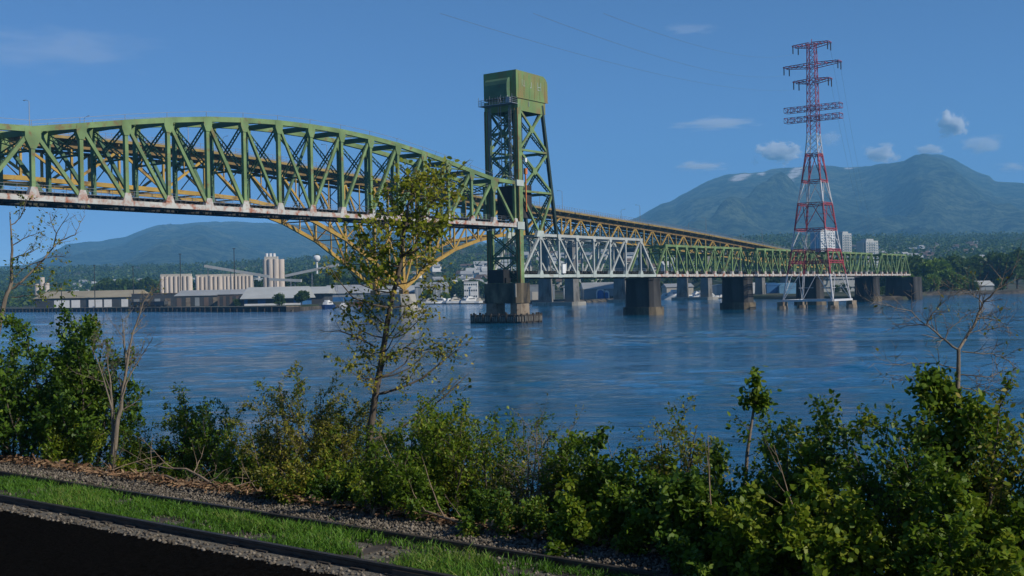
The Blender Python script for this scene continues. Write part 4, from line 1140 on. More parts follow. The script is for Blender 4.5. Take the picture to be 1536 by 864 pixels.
bl = [(1003, 860, 11, 'white motor boat right of the broad dark pier'), (1018, 850, 16, 'white yacht with a dark green canopy between the piers'), (1029, 870, 9, 'small white boat right of the green canopied yacht'), (1050, 905, 13, 'tall white yacht behind the twin concrete columns'), (1060, 900, 11, 'white cabin cruiser at the right concrete column'), (1057, 812, 8, 'small white open boat in front of the concrete columns'), (1084, 850, 6, 'little white dinghy left of the dark pier'), (1068, 880, 9, 'white boat between the concrete columns and the dark pier')]
for i, (px, Y, L, lab) in enumerate(bl):
    boat('motor_boat', lab, px, Y, L, 'white_paint', 'white_paint', (0, 0, 14, 0, 12, 0, 0, 15)[i], R((12, 5, 80, 30, -20, 8, 20, 60)[i]), trim='window_glass' if i != 1 else 'blue_wall')
fl = MB()
pa = at(640, 440, 866); pb = at(726, 440, 812); pa.z = pb.z = .35
fl.beam(pa, pb, 3, .6); o = fl.build('floating_dock', 'timber_dark', None, origin=(pa.x, pa.y, 0)); tag(o, 'dark floating dock along the marina left of the lift tower', 'dock')
fl = MB(); pa = at(985, 440, 856); pb = at(1098, 440, 846); pa.z = pb.z = .35
fl.beam(pa, pb, 3.5, .7); o = fl.build('floating_dock', 'timber_dark', None, origin=(pa.x, pa.y, 0)); tag(o, 'dark floating dock behind the boats between the dark piers', 'dock')
# houses on the hillside: one model copied about
hp_ = []
for wall, roof, nm in (('white_paint', 'grey_roof', 'w'), ('cream_wall', 'brown_roof', 'c'), ('pale_roof', 'pale_roof', 'p')):
    w1 = MB(); w1.box((0, 0, 1), (11, 9, 8)); r1 = MB(); r1.prism([(-5.2, 4.9), (5.2, 4.9), (0, 8.2)], (0, 1, 0), (0, 0, 1), (0, 0, 0), 12.4)
    hp_.append((w1, r1, wall, roof))
hl = {0: 'small white walled house among the trees on the far hillside', 1: 'small cream walled house with a brown roof among the trees on the far hillside', 2: 'small pale house with a pale roof among the trees on the far hillside'}
protos = []
for i, (w1, r1, wall, roof) in enumerate(hp_):
    t = thing('hillside_house', hl[i], 'house', (0, 0, 0), 0, 'houses on the far hillside')
    w1.build('wall', wall, t, local=True); r1.build('roof', roof, t, local=True)
    k_ = MB()
    k_.box((0, -4.52, 3), (7.5, .1, 1.5))
    k_.build('window', 'window_glass', t, local=True)
    protos.append([t, True])
hr_ = random.Random(11)
HOUSES = []
def put_house(px, Y, sc=1.0):
    p = g(px, Y); k_ = hr_.choice((0, 0, 0, 1, 1, 2)); pr = protos[k_]
    o = pr[0] if pr[1] else copy_tree(pr[0]); pr[1] = False
    p.z += .5
    o.location = p; o.rotation_euler.z = hr_.uniform(-.6, .6); o.scale = (sc * hr_.uniform(.8, 1.5), sc, sc * hr_.uniform(.8, 1.25)); HOUSES.append((p.x, p.y))
for px0, px1, Ya, Yb, n in ((700, 1000, 1180, 2300, 74), (110, 470, 1750, 2700, 46), (1180, 1480, 1900, 3000, 40), (620, 740, 1250, 1900, 22), (1000, 1180, 1500, 2600, 22)):
    for i in range(n): put_house(hr_.uniform(px0, px1), hr_.uniform(Ya, Yb), 1.25)
# ------------------------------------------------------------------ leaves and branches
RNG = np.random.default_rng(21)
def unit(v): return v / (np.linalg.norm(v, axis=1, keepdims=True) + 1e-9)
def leaf_mesh(name, P, D, L, Wd, mat, tint, rng, flat=.6):
    """pointed oval leaves: P base points, D axis, L length, Wd width"""
    n = len(P); D = unit(D)
    Nn = unit(rng.normal(size=(n, 3)) * flat + np.array([0, 0, 1.0]))
    B = unit(np.cross(D, Nn)); N2 = np.cross(B, D)
    L = L[:, None]; Wd = Wd[:, None]
    bend = rng.uniform(.02, .16, size=(n, 1)) * L
    V = np.empty((n, 6, 3))
    V[:, 0] = P; V[:, 1] = P + D * L * .26 + B * Wd * .42 + N2 * bend * .5; V[:, 2] = P + D * L * .66 + B * Wd * .40 + N2 * bend * .3
    V[:, 3] = P + D * L - N2 * bend; V[:, 4] = P + D * L * .66 - B * Wd * .40 + N2 * bend * .3; V[:, 5] = P + D * L * .26 - B * Wd * .42 + N2 * bend * .5
    F_ = np.arange(n * 6).reshape(n, 6)
    return np_mesh(name, V.reshape(-1, 3), F_, mat, tint)

def grow(rng, p, d, length, r, level, cfg, out):
    """recursive limb: points wander, lean and turn up; out gets (points, radii, level)"""
    n = max(3, int(5 + length * .8)); pts = [Vector(p)]; rad = [r]; d = Vector(d).normalized()
    step = length / n
    for i in range(n):
        d = d + Vector((rng.gauss(0, 1), rng.gauss(0, 1), rng.gauss(0, .8))) * cfg['wander'] + Vector((0, 0, cfg['up'][min(level, len(cfg['up']) - 1)]))
        d.normalize(); pts.append(pts[-1] + d * step); rad.append(r * (1 - .82 * (i + 1) / n))
    out.append((pts, rad, level))
    if level < cfg['levels']:
        k = cfg['kids'][level]; k = max(1, int(k * (.8 + .4 * rng.random())))
        for c in range(k):
            t = cfg['start'][level] + (1 - cfg['start'][level]) * ((c + rng.random()) / k)
            x = t * n; i = min(n - 1, int(x)); q = pts[i].lerp(pts[i + 1], x - i)
            ax = (pts[i + 1] - pts[i]).normalized()
            perp = ax.orthogonal().normalized(); perp.rotate(Matrix.Rotation(rng.uniform(0, 2 * math.pi), 3, ax))
            a = R(rng.uniform(*cfg['angle'][level]))
            nd = ax * math.cos(a) + perp * math.sin(a)
            grow(rng, q, nd, length * rng.uniform(*cfg['ratio'][level]) * (1.1 - .55 * t), max(.004, rad[i] * .6), level + 1, cfg, out)

def limbs_mesh(out, minr=.0, sides=5):
    mb = MB()
    for pts, rad, lv in out:
        if rad[0] < minr: continue
        mb.tube(pts, rad, max(3, sides - lv), caps=False)
    return mb

def leaves_on(out, rng, n, levels, L, size_var=.35, off=.06, droop=.0, zlo=None, tip=0.0, clump=1):
    """sample n leaf places on the limbs of the given levels, weighted by length"""
    segs = []
    for pts, rad, lv in out:
        if lv in levels:
            m = len(pts) - 1
            for i in range(int(m * tip), m): segs.append((pts[i], pts[i + 1]))
    A = np.array([s[0] for s in segs]); Bq = np.array([s[1] for s in segs])
    ln = np.linalg.norm(Bq - A, axis=1); pr = ln / ln.sum()
    if zlo is not None:
        w = np.clip((A[:, 2] - zlo[0]) / (zlo[1] - zlo[0]), zlo[2], 1); pr = pr * w; pr /= pr.sum()
    m = max(1, n // clump)
    idx = rng.choice(len(segs), m, p=pr); t = rng.random((m, 1))
    P = A[idx] * (1 - t) + Bq[idx] * t; ax = unit(Bq[idx] - A[idx])
    if clump > 1:
        P = np.repeat(P, clump, 0); ax = np.repeat(ax, clump, 0)
    n = len(P)
    D = unit(ax * .5 + rng.normal(size=(n, 3)) * .75 + np.array([0, 0, -droop]))
    P = P + rng.normal(size=(n, 3)) * off
    Ls = L * rng.uniform(1 - size_var, 1 + size_var, n)
    return P, D, Ls

def plant(name, label, cat, base, out, leafsets, bark='bark', group=None, minr=.0, parts=('trunk', 'crown'), seed=1, wname=None):
    """a tree or bush: one limb mesh and one foliage mesh under an Empty at its foot"""
    t = thing(name, label, cat, base, 0, group)
    limbs_mesh(out, minr).build(parts[0], bark, t, smooth=True)
    rng = np.random.default_rng(seed)
    for (P, D, L, asp, mat, tone) in leafsets:
        tint = np.clip(rng.normal(tone, .2, len(P)) , 0, 1)
        # light and dark sprays: neighbouring leaves share part of their tone (age of the shoot)
        cl = vnoise(P[:, 0] * 2.3 + seed, P[:, 2] * 2.3 + P[:, 1] * 1.7)
        tint = np.clip(tint + (cl - .5) * .5, 0, 1)
        me = leaf_mesh(parts[1], P - np.array(base), D, L, L * asp, mat, tint, rng)
        link_mesh(parts[1], me, t)
    return t

# ------------------------------------------------------------------ far trees
def far_tree_proto(seed, h, w, n, mat, conifer=False, size=.9):
    rng = np.random.default_rng(seed)
    if conifer:
        t = rng.random(n) ** .8; ang = rng.random(n) * 2 * math.pi
        lay = .75 + .25 * np.sin(t * 40); rad = w * .5 * (1 - t) * (.55 + .45 * rng.random(n)) * lay
        P = np.stack([np.cos(ang) * rad, np.sin(ang) * rad, h * (.08 + .92 * t)], 1)
        D = np.stack([np.cos(ang), np.sin(ang), np.full(n, -.35)], 1) + rng.normal(size=(n, 3)) * .2
    else:
        k = 14; cc = rng.normal(size=(k, 3)); cc = unit(cc) * (rng.random((k, 1)) ** .5) * np.array([w * .36, w * .36, h * .30]) + np.array([0, 0, h * .58])
        cr = rng.uniform(.14, .26, k) * w
        i = rng.integers(0, k, n); dirs = unit(rng.normal(size=(n, 3)))
        P = cc[i] + dirs * cr[i][:, None] * (.75 + .35 * rng.random((n, 1))); D = dirs + rng.normal(size=(n, 3)) * .5
        P[:, 2] = np.maximum(P[:, 2], h * .06)
    L = size * rng.uniform(.7, 1.4, n)
    tone = .45 + .25 * (vnoise(P[:, 0] * .5 + seed, P[:, 1] * .5 + P[:, 2] * .6) - .5) * 2
    return leaf_mesh('crown', P, D, L, L * .8, mat, np.clip(rng.normal(tone, .15), 0, 1), rng, 1.0)
FT = []
for i, (h, w, n, mat, con, sz) in enumerate(((14, 13, 2300, 'leaf_far', False, 1.5), (12, 12, 2300, 'leaf_far_bright', False, 1.4), (18, 8, 1300, 'leaf_far', True, 1.5), (10, 12, 1300, 'leaf_far', False, 1.1), (16, 11, 2300, 'leaf_far', False, 1.5))):
    FT.append((far_tree_proto(40 + i, h, w, n, mat, con, sz), h))
tm = MB(); tm.tube([(0, 0, -1), (0, 0, 5), (.3, .1, 9)], [.45, .35, .12], 6)
me_tr = None
def far_tree(k, px, Y, htarget, label, group):
    global me_tr
    p = g(px, Y); me, h = FT[k]
    t = thing('tree' if k != 2 else 'conifer_tree', label, 'tree', p, rnd.uniform(0, 6.28), group)
    s = htarget / h; t.scale = (s * rnd.uniform(.9, 1.15), s * rnd.uniform(.9, 1.15), s)
    if me_tr is None: me_tr = tm.build('trunk', 'bark', t, local=True).data
    else: link_mesh('trunk', me_tr, t)
    link_mesh('crown', me, t)
RG = 'broad trees along the far right shore'
spec = [(1338, 655, 6, 3), (1328, 640, 5, 3), (1318, 630, 4.5, 3), (1340, 800, 17, 0), (1352, 830, 20, 4), (1364, 840, 24, 0), (1378, 850, 26, 4), (1392, 860, 25, 0), (1345, 770, 8, 3), (1405, 800, 21, 1), (1396, 780, 12, 1), (1418, 790, 14, 1), (1432, 785, 11, 1), (1375, 790, 10, 1), (1446, 790, 9, 1), (1362, 790, 11, 1), (1384, 775, 9, 3), (1446, 800, 10, 3), (1420, 880, 26, 0), (1436, 900, 27, 4), (1450, 880, 24, 0), (1464, 900, 26, 4), (1478, 890, 27, 0), (1494, 900, 29, 4), (1510, 880, 28, 0), (1526, 890, 30, 4), (1460, 790, 7, 3), (1500, 780, 8, 3), (1330, 870, 13, 3), (1292, 880, 9, 3), (1268, 880, 7, 3), (1254, 880, 6, 3), (1318, 850, 9, 0)]
for px, Y, h, k in spec:
    far_tree(k, px, Y, h, 'bright green young tree standing forward on the far right shore' if k == 1 else ('low round shrub tree along the water line of the far shore' if k == 3 else 'tall dark green broad tree in the wood right of the last truss span'), RG)
for i in range(26):
    px = 150 + i * 3.6 + rnd.uniform(-1, 1); far_tree((4, 0, 2)[i % 3], px, 1240 + rnd.uniform(-40, 60), rnd.uniform(20, 29), 'dark tree in the row behind the tan roofed shed', 'dark tree row behind the left quay')
for i in range(22):
    px = 428 + i * 6.5 + rnd.uniform(-2, 2); far_tree((0, 4, 2, 0)[i % 4], px, 1130 + rnd.uniform(-40, 90), rnd.uniform(17, 30), 'tree in the belt behind the grey warehouses', 'tree belt right of the silo tower')
for i in range(20):
    px = 385 + i * 1.0 + rnd.uniform(-1, 1) - 2 * i * (i % 2); far_tree((0, 2, 4)[i % 3], px, 1150 + rnd.uniform(0, 90), rnd.uniform(15, 24), 'tree showing between and above the silos', 'trees behind the silos')
for i in range(24):
    px = 622 + i * 7.5 + rnd.uniform(-3, 3); far_tree((0, 4, 3, 2)[i % 4], px, 1080 + rnd.uniform(0, 60), rnd.uniform(11, 19), 'tree between the marina and the hillside houses', 'trees behind the marina')
for i in range(26):
    px = 800 + i * 16 + rnd.uniform(-5, 5); far_tree((0, 4, 2, 3)[i % 4], px, 1060 + rnd.uniform(0, 80), rnd.uniform(12, 20), 'tree behind the sheds under the truss spans', 'trees behind the waterfront sheds')
for px, Y, h, k, lab in ((418, 760, 8, 3, 'round bush in front of the pale hipped roof warehouse'), (452, 770, 10, 0, 'taller bush right of the pale hipped roof warehouse'), (355, 800, 5, 3, 'low bush on the quay below the right silos'), (668, 905, 7, 1, 'yellow green shrub on the marina bank'), (640, 930, 9, 1, 'yellow green bushy tree on the bank by the yellow bridge leg'), (1298, 840, 8, 1, 'bright shrub beneath the last truss spans')):
    far_tree(k, px, Y, h, lab, 'shrubs along the far quay')
# the wooded hillside beyond: one mass
def forest(name, n, pxr, Yr, hr, seed, mat='leaf_far'):
    rng = np.random.default_rng(seed)
    U = unit(rng.normal(size=(n, 3)))
    px = rng.uniform(*pxr, n); Y = np.sqrt(rng.uniform(Yr[0] ** 2, Yr[1] ** 2, n))
    X = (px - 768) / FPX * Y; Z = land(X, Y)
    keep = (Y - shore(X)) > 190
    for hx, hy in HOUSES:      # leave each house clear towards the viewer
        keep &= ~((np.abs(X - hx * Y / hy) < 10) & (Y < hy + 6) & (Y > hy - (200 if hy > 1600 else 90)))
    X, Y, Z = X[keep], Y[keep], Z[keep]; n = len(X)
    q = 12
    h = rng.uniform(*hr, n); con = rng.random(n) < .45
    t = rng.random((n, q)); ang = rng.random((n, q)) * 6.283
    w = np.where(con, h * .2, h * .38)[:, None]
    prof = np.where(con[:, None], 1.05 - t, np.sqrt(np.clip(1 - (t * 1.7 - .75) ** 2, 0.05, 1)))
    rad = w * prof * (.6 + .5 * rng.random((n, q)))
    P = np.stack([X[:, None] + np.cos(ang) * rad, Y[:, None] + np.sin(ang) * rad, Z[:, None] + h[:, None] * (.05 + .9 * t)], 2).reshape(-1, 3)
    D = np.stack([np.cos(ang), np.sin(ang), .25 + 0 * ang], 2).reshape(-1, 3) + rng.normal(size=(n * q, 3)) * .4
    L = np.repeat(h * .30, q) * rng.uniform(.7, 1.3, n * q)
    tint = np.clip(np.repeat(rng.normal(.42, .2, n), q) + rng.normal(0, .1, n * q), 0, 1)
    o = link_mesh(name, leaf_mesh(name, P, D, L, L * .9, mat, tint, rng, 1.0))
    o['kind'] = 'stuff'; o['label'] = 'far off wood covering the hillside behind the shore'
forest('forest', 13000, (-60, 1620), (1150, 3900), (9, 21), 5)
# ------------------------------------------------------------------ near bank and railway
ZG = 5.02
def bank_z(p):
    return lerp_table([(-30, ZG - .1), (9.4, ZG - .03), (9.9, ZG), (12.0, ZG + .02), (12.7, ZG + .10), (13.1, ZG + .04), (14.0, ZG - .2), (17.5, 2.6), (21, -.4), (24, -2.5)], p)
V = []; cols = [-30, -15, -5, 2, 6, 8, 9.2, 9.8, 10.6, 11.4, 12.2, 12.6, 13, 13.5, 14, 14.6, 15.2, 15.9, 16.6, 17.4, 18.2, 19, 20, 21, 22.5, 24]
na = 150
for i in range(na):
    a = -60 + 180 * i / (na - 1)
    for p in cols:
        q = track(a, p, 0); z = bank_z(p)
        if p > 12.8: z += float(fbm(a * .6 + 50, p * .8 + 9, 4) - .5) * .7 * min(1, (p - 12.5))
        V.append((q.x, q.y, z))
nc = len(cols)
Fq = [(i * nc + j, i * nc + j + 1, (i + 1) * nc + j + 1, (i + 1) * nc + j) for i in range(na - 1) for j in range(nc - 1)]
structure(link_mesh('ground', np_mesh('ground', V, [f[::-1] for f in Fq], 'soil', smooth=True)))
def strip(name, p0, p1, z0, z1, mat_, crown=0):
    m_ = MB(); vs = []; fs = []
    for i in range(91):
        a = -60 + 180 * i / 90
        for k_ in range(5):
            p = p0 + (p1 - p0) * k_ / 4; q = track(a, p, z0 + (z1 - z0) * k_ / 4 + (crown if 0 < k_ < 4 else 0)); vs.append(q)
    for i in range(90):
        for k_ in range(4): fs.append((i * 5 + k_ + 1, i * 5 + k_, (i + 1) * 5 + k_, (i + 1) * 5 + k_ + 1))
    m_.add(vs, fs); return structure(m_.build(name, mat_))
strip('black_ground_strip', -28, 10.06, ZG + .012, ZG + .03, 'black_ground')
strip('ballast', 9.95, 12.1, ZG + .02, ZG + .035, 'ballast_base', .012)
strip('gravel_shoulder', 12.08, 12.85, ZG + .038, ZG + .13, 'ballast_base', .006)
tr = thing('railway_track', 'grass grown railway track with dark rails along the bank', 'railway track', track(12, 11.1, ZG))
RP = [(-.075, 0), (.075, 0), (.075, .015), (.012, .035), (.012, .12), (.036, .135), (.036, .168), (-.036, .168), (-.036, .135), (-.012, .12), (-.012, .035), (-.075, .015)]
PR0, PR1 = 10.46, 11.92
for pr in (PR0, PR1):
    m_ = MB(); m_.prism(RP, TN, (0, 0, 1), track(30, pr, ZG - .015), 180); m_.build('rail', 'rail_steel', tr)
for i in range(70):
    a = 4 + i * .62; m_ = MB(); c = track(a, (PR0 + PR1) / 2 + rnd.uniform(-.04, .04), ZG - .0)
    m_.box((c.x, c.y, ZG + .0), (.24, 1.62, .11), math.atan2(TX.y, TX.x) + rnd.uniform(-.02, .02)); m_.build('sleeper', 'tie_wood', tr)
m_ = MB(); m_.beam(track(10.2, PR0 - .05, ZG + .07), track(9.5, PR0 - .05, ZG + .07), .03, .09); m_.beam(track(10.2, PR0 + .05, ZG + .07), track(9.5, PR0 + .05, ZG + .07), .03, .09)
m_.build('joint_bar', 'rail_steel', tr)
# loose stones
rng = np.random.default_rng(5)
ico_v = np.array([(0, 0, 1), (.9, 0, .2), (.28, .85, .2), (-.72, .53, .2), (-.72, -.53, .2), (.28, -.85, .2), (0, 0, -.6)])
ico_f = [(0, 1, 2), (0, 2, 3), (0, 3, 4), (0, 4, 5), (0, 5, 1), (6, 2, 1), (6, 3, 2), (6, 4, 3), (6, 5, 4), (6, 1, 5)]
def stones(name, n, arange, prange, size, label, mat_='stone', zoff=.03):
    a = rng.uniform(*arange, n); p = rng.uniform(*prange, n)
    s = size * rng.uniform(.5, 1.4, (n, 1)) * rng.uniform(.7, 1.2, (n, 3))
    th = rng.uniform(0, 6.28, n); Vv = ico_v[None] * s[:, None, :] + rng.normal(size=(n, 7, 3)) * size * .12
    c, s_ = np.cos(th)[:, None], np.sin(th)[:, None]
    x = Vv[:, :, 0] * c - Vv[:, :, 1] * s_; y = Vv[:, :, 0] * s_ + Vv[:, :, 1] * c
    z0 = np.array([bank_z(q) for q in p]) + zoff
    X = x + (TX.x * a + TN.x * p)[:, None]; Yy = y + (TX.y * a + TN.y * p)[:, None]; Z = Vv[:, :, 2] + z0[:, None]
    Vf = np.stack([X, Yy, Z], 2).reshape(-1, 3)
    Ff = (np.array(ico_f)[None] + (np.arange(n) * 7)[:, None, None]).reshape(-1, 3)
    o = link_mesh(name, np_mesh(name, Vf, Ff, mat_, np.repeat(rng.random(n), 10)))
    o['kind'] = 'stuff'; o['label'] = label
stones('gravel', 16000, (3, 34), (12.0, 12.95), .027, 'grey brown gravel shoulder beside the far rail')
stones('gravel', 1600, (3, 34), (9.98, 10.33), .03, 'strip of gravel along the near rail')
stones('gravel', 2600, (3, 34), (10.5, 11.8), .035, 'stones among the grass between the rails')
# grass between and beside the rails
def grass(name, n, arange, prange, h, label, dens=None):
    a = rng.uniform(*arange, n); p = rng.uniform(*prange, n)
    keep = fbm(a * .9 + 3, p * 2.2 + 8, 3) > rng.uniform(.34, .60, n)
    a, p = a[keep], p[keep]; n = len(a)
    tone = fbm(a * .5, p * 1.5 + 2, 3)
    hh = h * rng.uniform(.5, 1.3, n) * (.5 + tone)
    lean = rng.normal(size=(n, 2)) * .38; th = rng.uniform(0, 6.28, n); w = rng.uniform(.006, .013, n)
    B0 = np.stack([TX.x * a + TN.x * p, TX.y * a + TN.y * p, np.full(n, ZG + .02)], 1)
    wx = np.stack([np.cos(th) * w, np.sin(th) * w, 0 * w], 1)
    M1 = B0 + np.stack([lean[:, 0] * hh * .4, lean[:, 1] * hh * .4, hh * .6], 1)
    T1 = B0 + np.stack([lean[:, 0] * hh * 1.2, lean[:, 1] * hh * 1.2, hh * .95], 1)
    Vg = np.stack([B0 - wx, B0 + wx, M1 + wx * .7, M1 - wx * .7, T1], 1).reshape(-1, 3)
    idx = (np.arange(n) * 5)[:, None]
    F1 = np.concatenate([idx + np.array([[0, 1, 2, 3]]), idx + np.array([[3, 2, 4, 4]])], 0)
    me = np_mesh(name, Vg, (idx + np.array([[0, 1, 2, 3]])), 'grass_blade', np.clip(rng.normal(.42, .16, n) + (tone - .5) * .9, 0, 1))
    F2 = idx + np.array([[3, 2, 4]])
    me2 = np_mesh(name, Vg, F2, 'grass_blade', np.clip(rng.normal(.5, .16, n) + (tone - .5) * .9, 0, 1))
    bm_ = None
    o = link_mesh(name, me); o['kind'] = 'stuff'; o['label'] = label
    o2 = link_mesh('grass_tips', me2); o2['kind'] = 'stuff'; o2['label'] = label
grass('grass', 60000, (5, 36), (10.5, 11.80), .15, 'bright green grass grown up between the rails')
grass('grass', 5000, (5, 36), (12.15, 13.3), .09, 'thin grass on the gravel shoulder')
grass('grass', 2200, (5, 36), (13.0, 14.6), .14, 'sparse grass at the foot of the bushes')

# fallen sticks and brown litter along the bank edge
n = 16000
a = rng.uniform(4, 40, n); p = 12.62 + np.abs(rng.normal(0, .85, n))
B0 = np.stack([TX.x * a + TN.x * p, TX.y * a + TN.y * p, np.array([bank_z(q) for q in p]) + rng.uniform(.0, .10, n) + .12 * fbm(a, p, 2)], 1)
D = rng.normal(size=(n, 3)) * np.array([1, 1, .25]); L = rng.uniform(.05, .16, n)
o = link_mesh('leaf_litter', leaf_mesh('leaf_litter', B0, D, L, L * .35, 'litter', rng.random(n), rng, .5)); o['kind'] = 'stuff'; o['label'] = 'brown leaf litter at the edge of the bank'
sr = random.Random(4)
stick_labels = ['fallen bare branch lying at the edge of the gravel under the left trees', 'curved dead stick arching over the litter right of the bare twin stem tree', 'broken brown branch lying on the bank left of the central tree', 'long pale fallen stick beside the gravel below the central bushes', 'grey fallen branch under the dense bushes right of the middle']
for i, (px, pp, L, rz, r) in enumerate(((95, 13.0, 2.2, .3, .03), (270, 13.0, 1.8, -.2, .028), (330, 12.9, 2.4, .1, .03), (700, 12.75, 1.9, -.15, .03), (770, 13.3, 1.4, .1, .025))):
    u = (px - 768) / FPX; Y = pp / (u * .62 + .785); c = Vector((u * Y, Y, bank_z(pp) + .08)); out = []
    grow(sr, c, (math.cos(rz) * -.785 + .1, .62, .16), L, r, 0, dict(wander=.16, up=[-.06, .05], levels=2, kids=[5, 3], start=[.2, .2], angle=[(25, 70), (25, 70)], ratio=[(.35, .6), (.3, .6)]), out)
    o = limbs_mesh(out, 0, 5).build('fallen_branch', 'dead_wood', None, origin=c, smooth=True); tag(o, stick_labels[i], 'branch', 'fallen branches on the bank')
for i in range(34):
    px = sr.uniform(10, 420); pp = sr.uniform(12.8, 13.9); u = (px - 768) / FPX; Y = pp / (u * .62 + .785); c = Vector((u * Y, Y, bank_z(pp) + .05)); out = []
    grow(sr, c, (sr.uniform(-1, 1), sr.uniform(-.5, .5), .18), sr.uniform(.5, 1.2), .014, 0, dict(wander=.2, up=[-.03], levels=1, kids=[3], start=[.2], angle=[(25, 70)], ratio=[(.3, .6)]), out)
    o = limbs_mesh(out, 0, 5).build('twig', 'dead_wood', None, origin=c, smooth=True); tag(o, 'small dead twig in the brown litter below the left trees', 'twig', 'twigs in the litter')

# ------------------------------------------------------------------ trees and bushes of the near bank
def spot(px, p, sink=.1):
    u = (px - 768) / FPX; Y = p / (u * .62 + .785); return Vector((u * Y, Y, bank_z(p) - sink))
def hgt(px, py, base):
    return at(px, py, base.y).z - base.z
def bush(seed, label, px, p, ytop, width, nleaf, L, mat, tone=.45, stems=11, group='bushes on the near bank', bark='bark', name='bush', droop=.1, asp=.55, second=None, open_=0.0):
    rng = random.Random(seed); nr = np.random.default_rng(seed)
    base = spot(px, p); H_ = hgt(px, ytop, base) * 1.06; width = width * 1.12; out = []
    for i in range(stems):
        ang = rng.uniform(0, 6.283); rr = rng.random() ** .6
        b = base + Vector((math.cos(ang), math.sin(ang), 0)) * rr * width * .22
        lean = rr * width * .42 / max(.8, H_)
        d = Vector((math.cos(ang) * lean, math.sin(ang) * lean, 1))
        h_ = H_ * (1 - .38 * rr * rr) * rng.uniform(.66, 1.0) / d.length * d.length
        grow(rng, b, d, h_, .012 + .006 * H_, 0, dict(wander=.09, up=[.03, .03, .0], levels=2, kids=[9, 5], start=[.12, .15], angle=[(30, 75), (25, 70)], ratio=[(.28, .46), (.35, .6)]), out)
    sets = []
    nleaf = int(nleaf * 1.95); L = L * .67
    n1 = nleaf if not second else int(nleaf * (1 - second[1]))
    P, D, Ls = leaves_on(out, nr, n1, (0, 1, 2), L, .55, L * .7, droop, zlo=(base.z + H_ * .05, base.z + H_ * .4, .25 + open_))
    sets.append((P, D, Ls, asp, mat, tone))
    if second:
        P, D, Ls = leaves_on(out, nr, int(nleaf * second[1]), (1, 2), L * second[2], .4, L * .6, droop); sets.append((P, D, Ls, asp, second[0], .5))
    return plant(name, label, 'bush' if name == 'bush' else 'tree', base, out, sets, bark, group, parts=('branches', 'foliage'), seed=seed)

G_, DG, OL, SP = 'leaf_green', 'leaf_deep', 'leaf_olive', 'leaf_spring'
# left side
bush(101, 'large dark leafy bush at the left edge, taller than those beside it', 95, 14.2, 478, 3.3, 11000, .13, DG, .5, 16, asp=.6)
bush(102, 'dense dark bush cut by the left edge of the picture', 20, 14.0, 505, 2.6, 6500, .12, DG, .45, 11)
bush(103, 'bright leafed young bush at the foot of the large dark left bush', 105, 13.6, 628, 1.7, 2600, .10, G_, .6, 8)
bush(104, 'small low dark bush between the bare twin stem tree and the left bushes', 205, 14.4, 640, 1.4, 1700, .08, DG, .5, 7)
bush(105, 'medium leafy bush standing alone against the water left of the central tree', 268, 14.8, 592, 2.5, 5200, .085, G_, .36, 12, second=(SP, .12, .9))
bush(106, 'dark bush leaning right beside the medium leafy bush', 335, 15.0, 604, 2.2, 4800, .085, DG, .5, 10)
bush(107, 'low dark shrub at the gravel edge left of the olive thicket', 380, 14.0, 690, 2.2, 3300, .075, DG, .4, 9)
# centre
bush(131, 'yellow green bush low between the medium leafy bush and the twin stem tree', 226, 14.0, 655, 1.7, 3200, .08, G_, .5, 9, second=(SP, .2, .9))
bush(132, 'light green bush filling the bank right of the dark leaning bush', 395, 14.6, 628, 2.0, 4600, .08, G_, .5, 11, second=(SP, .2, .9))
bush(133, 'low olive bush at the gravel edge below the olive thicket', 470, 13.4, 668, 2.2, 4800, .075, OL, .5, 11, second=(G_, .4, 1.1))
bush(134, 'low light green bush at the gravel edge left of the dead arching stem', 590, 13.2, 672, 1.9, 4300, .08, G_, .55, 10)
bush(108, 'olive yellow thicket with thin twigs left of the central trunk', 452, 14.8, 566, 2.7, 9500, .07, OL, .5, 15, second=(SP, .25, 1.0), bark='pale_bark')
bush(109, 'olive green thicket behind the central trunk', 515, 15.6, 556, 2.5, 8500, .075, OL, .4, 12, second=(G_, .4, 1.1), bark='pale_bark')
bush(110, 'fresh green bush just right of the central trunk', 606, 14.4, 590, 2.2, 6500, .085, G_, .5, 13, second=(SP, .08, .9))
bush(111, 'wide green bush right of the central tree', 680, 14.3, 606, 2.4, 6800, .085, G_, .52, 13, second=(OL, .2, .9))
bush(112, 'low dark undergrowth bush below the central tree', 545, 13.6, 685, 2.6, 4600, .075, DG, .45, 10)
bush(113, 'dim green bush with arching twigs low in the middle', 655, 13.3, 712, 2.3, 4200, .08, DG, .5, 9)
bush(114, 'greyish dry shrub with few leaves in the middle of the bank', 805, 14.6, 612, 1.7, 2300, .05, OL, .35, 16, bark='pale_bark')
bush(115, 'green bush with upright shoots behind the dry shrub', 745, 15.2, 622, 1.9, 3600, .08, G_, .4, 12)
bush(116, 'dark mixed bush low right of the middle', 770, 13.2, 722, 2.1, 4200, .08, DG, .55, 9, second=(OL, .25, .8))
bush(117, 'leafy bush with spiky upright shoots right of the dry shrub', 865, 14.6, 640, 1.8, 4300, .085, G_, .5, 12)
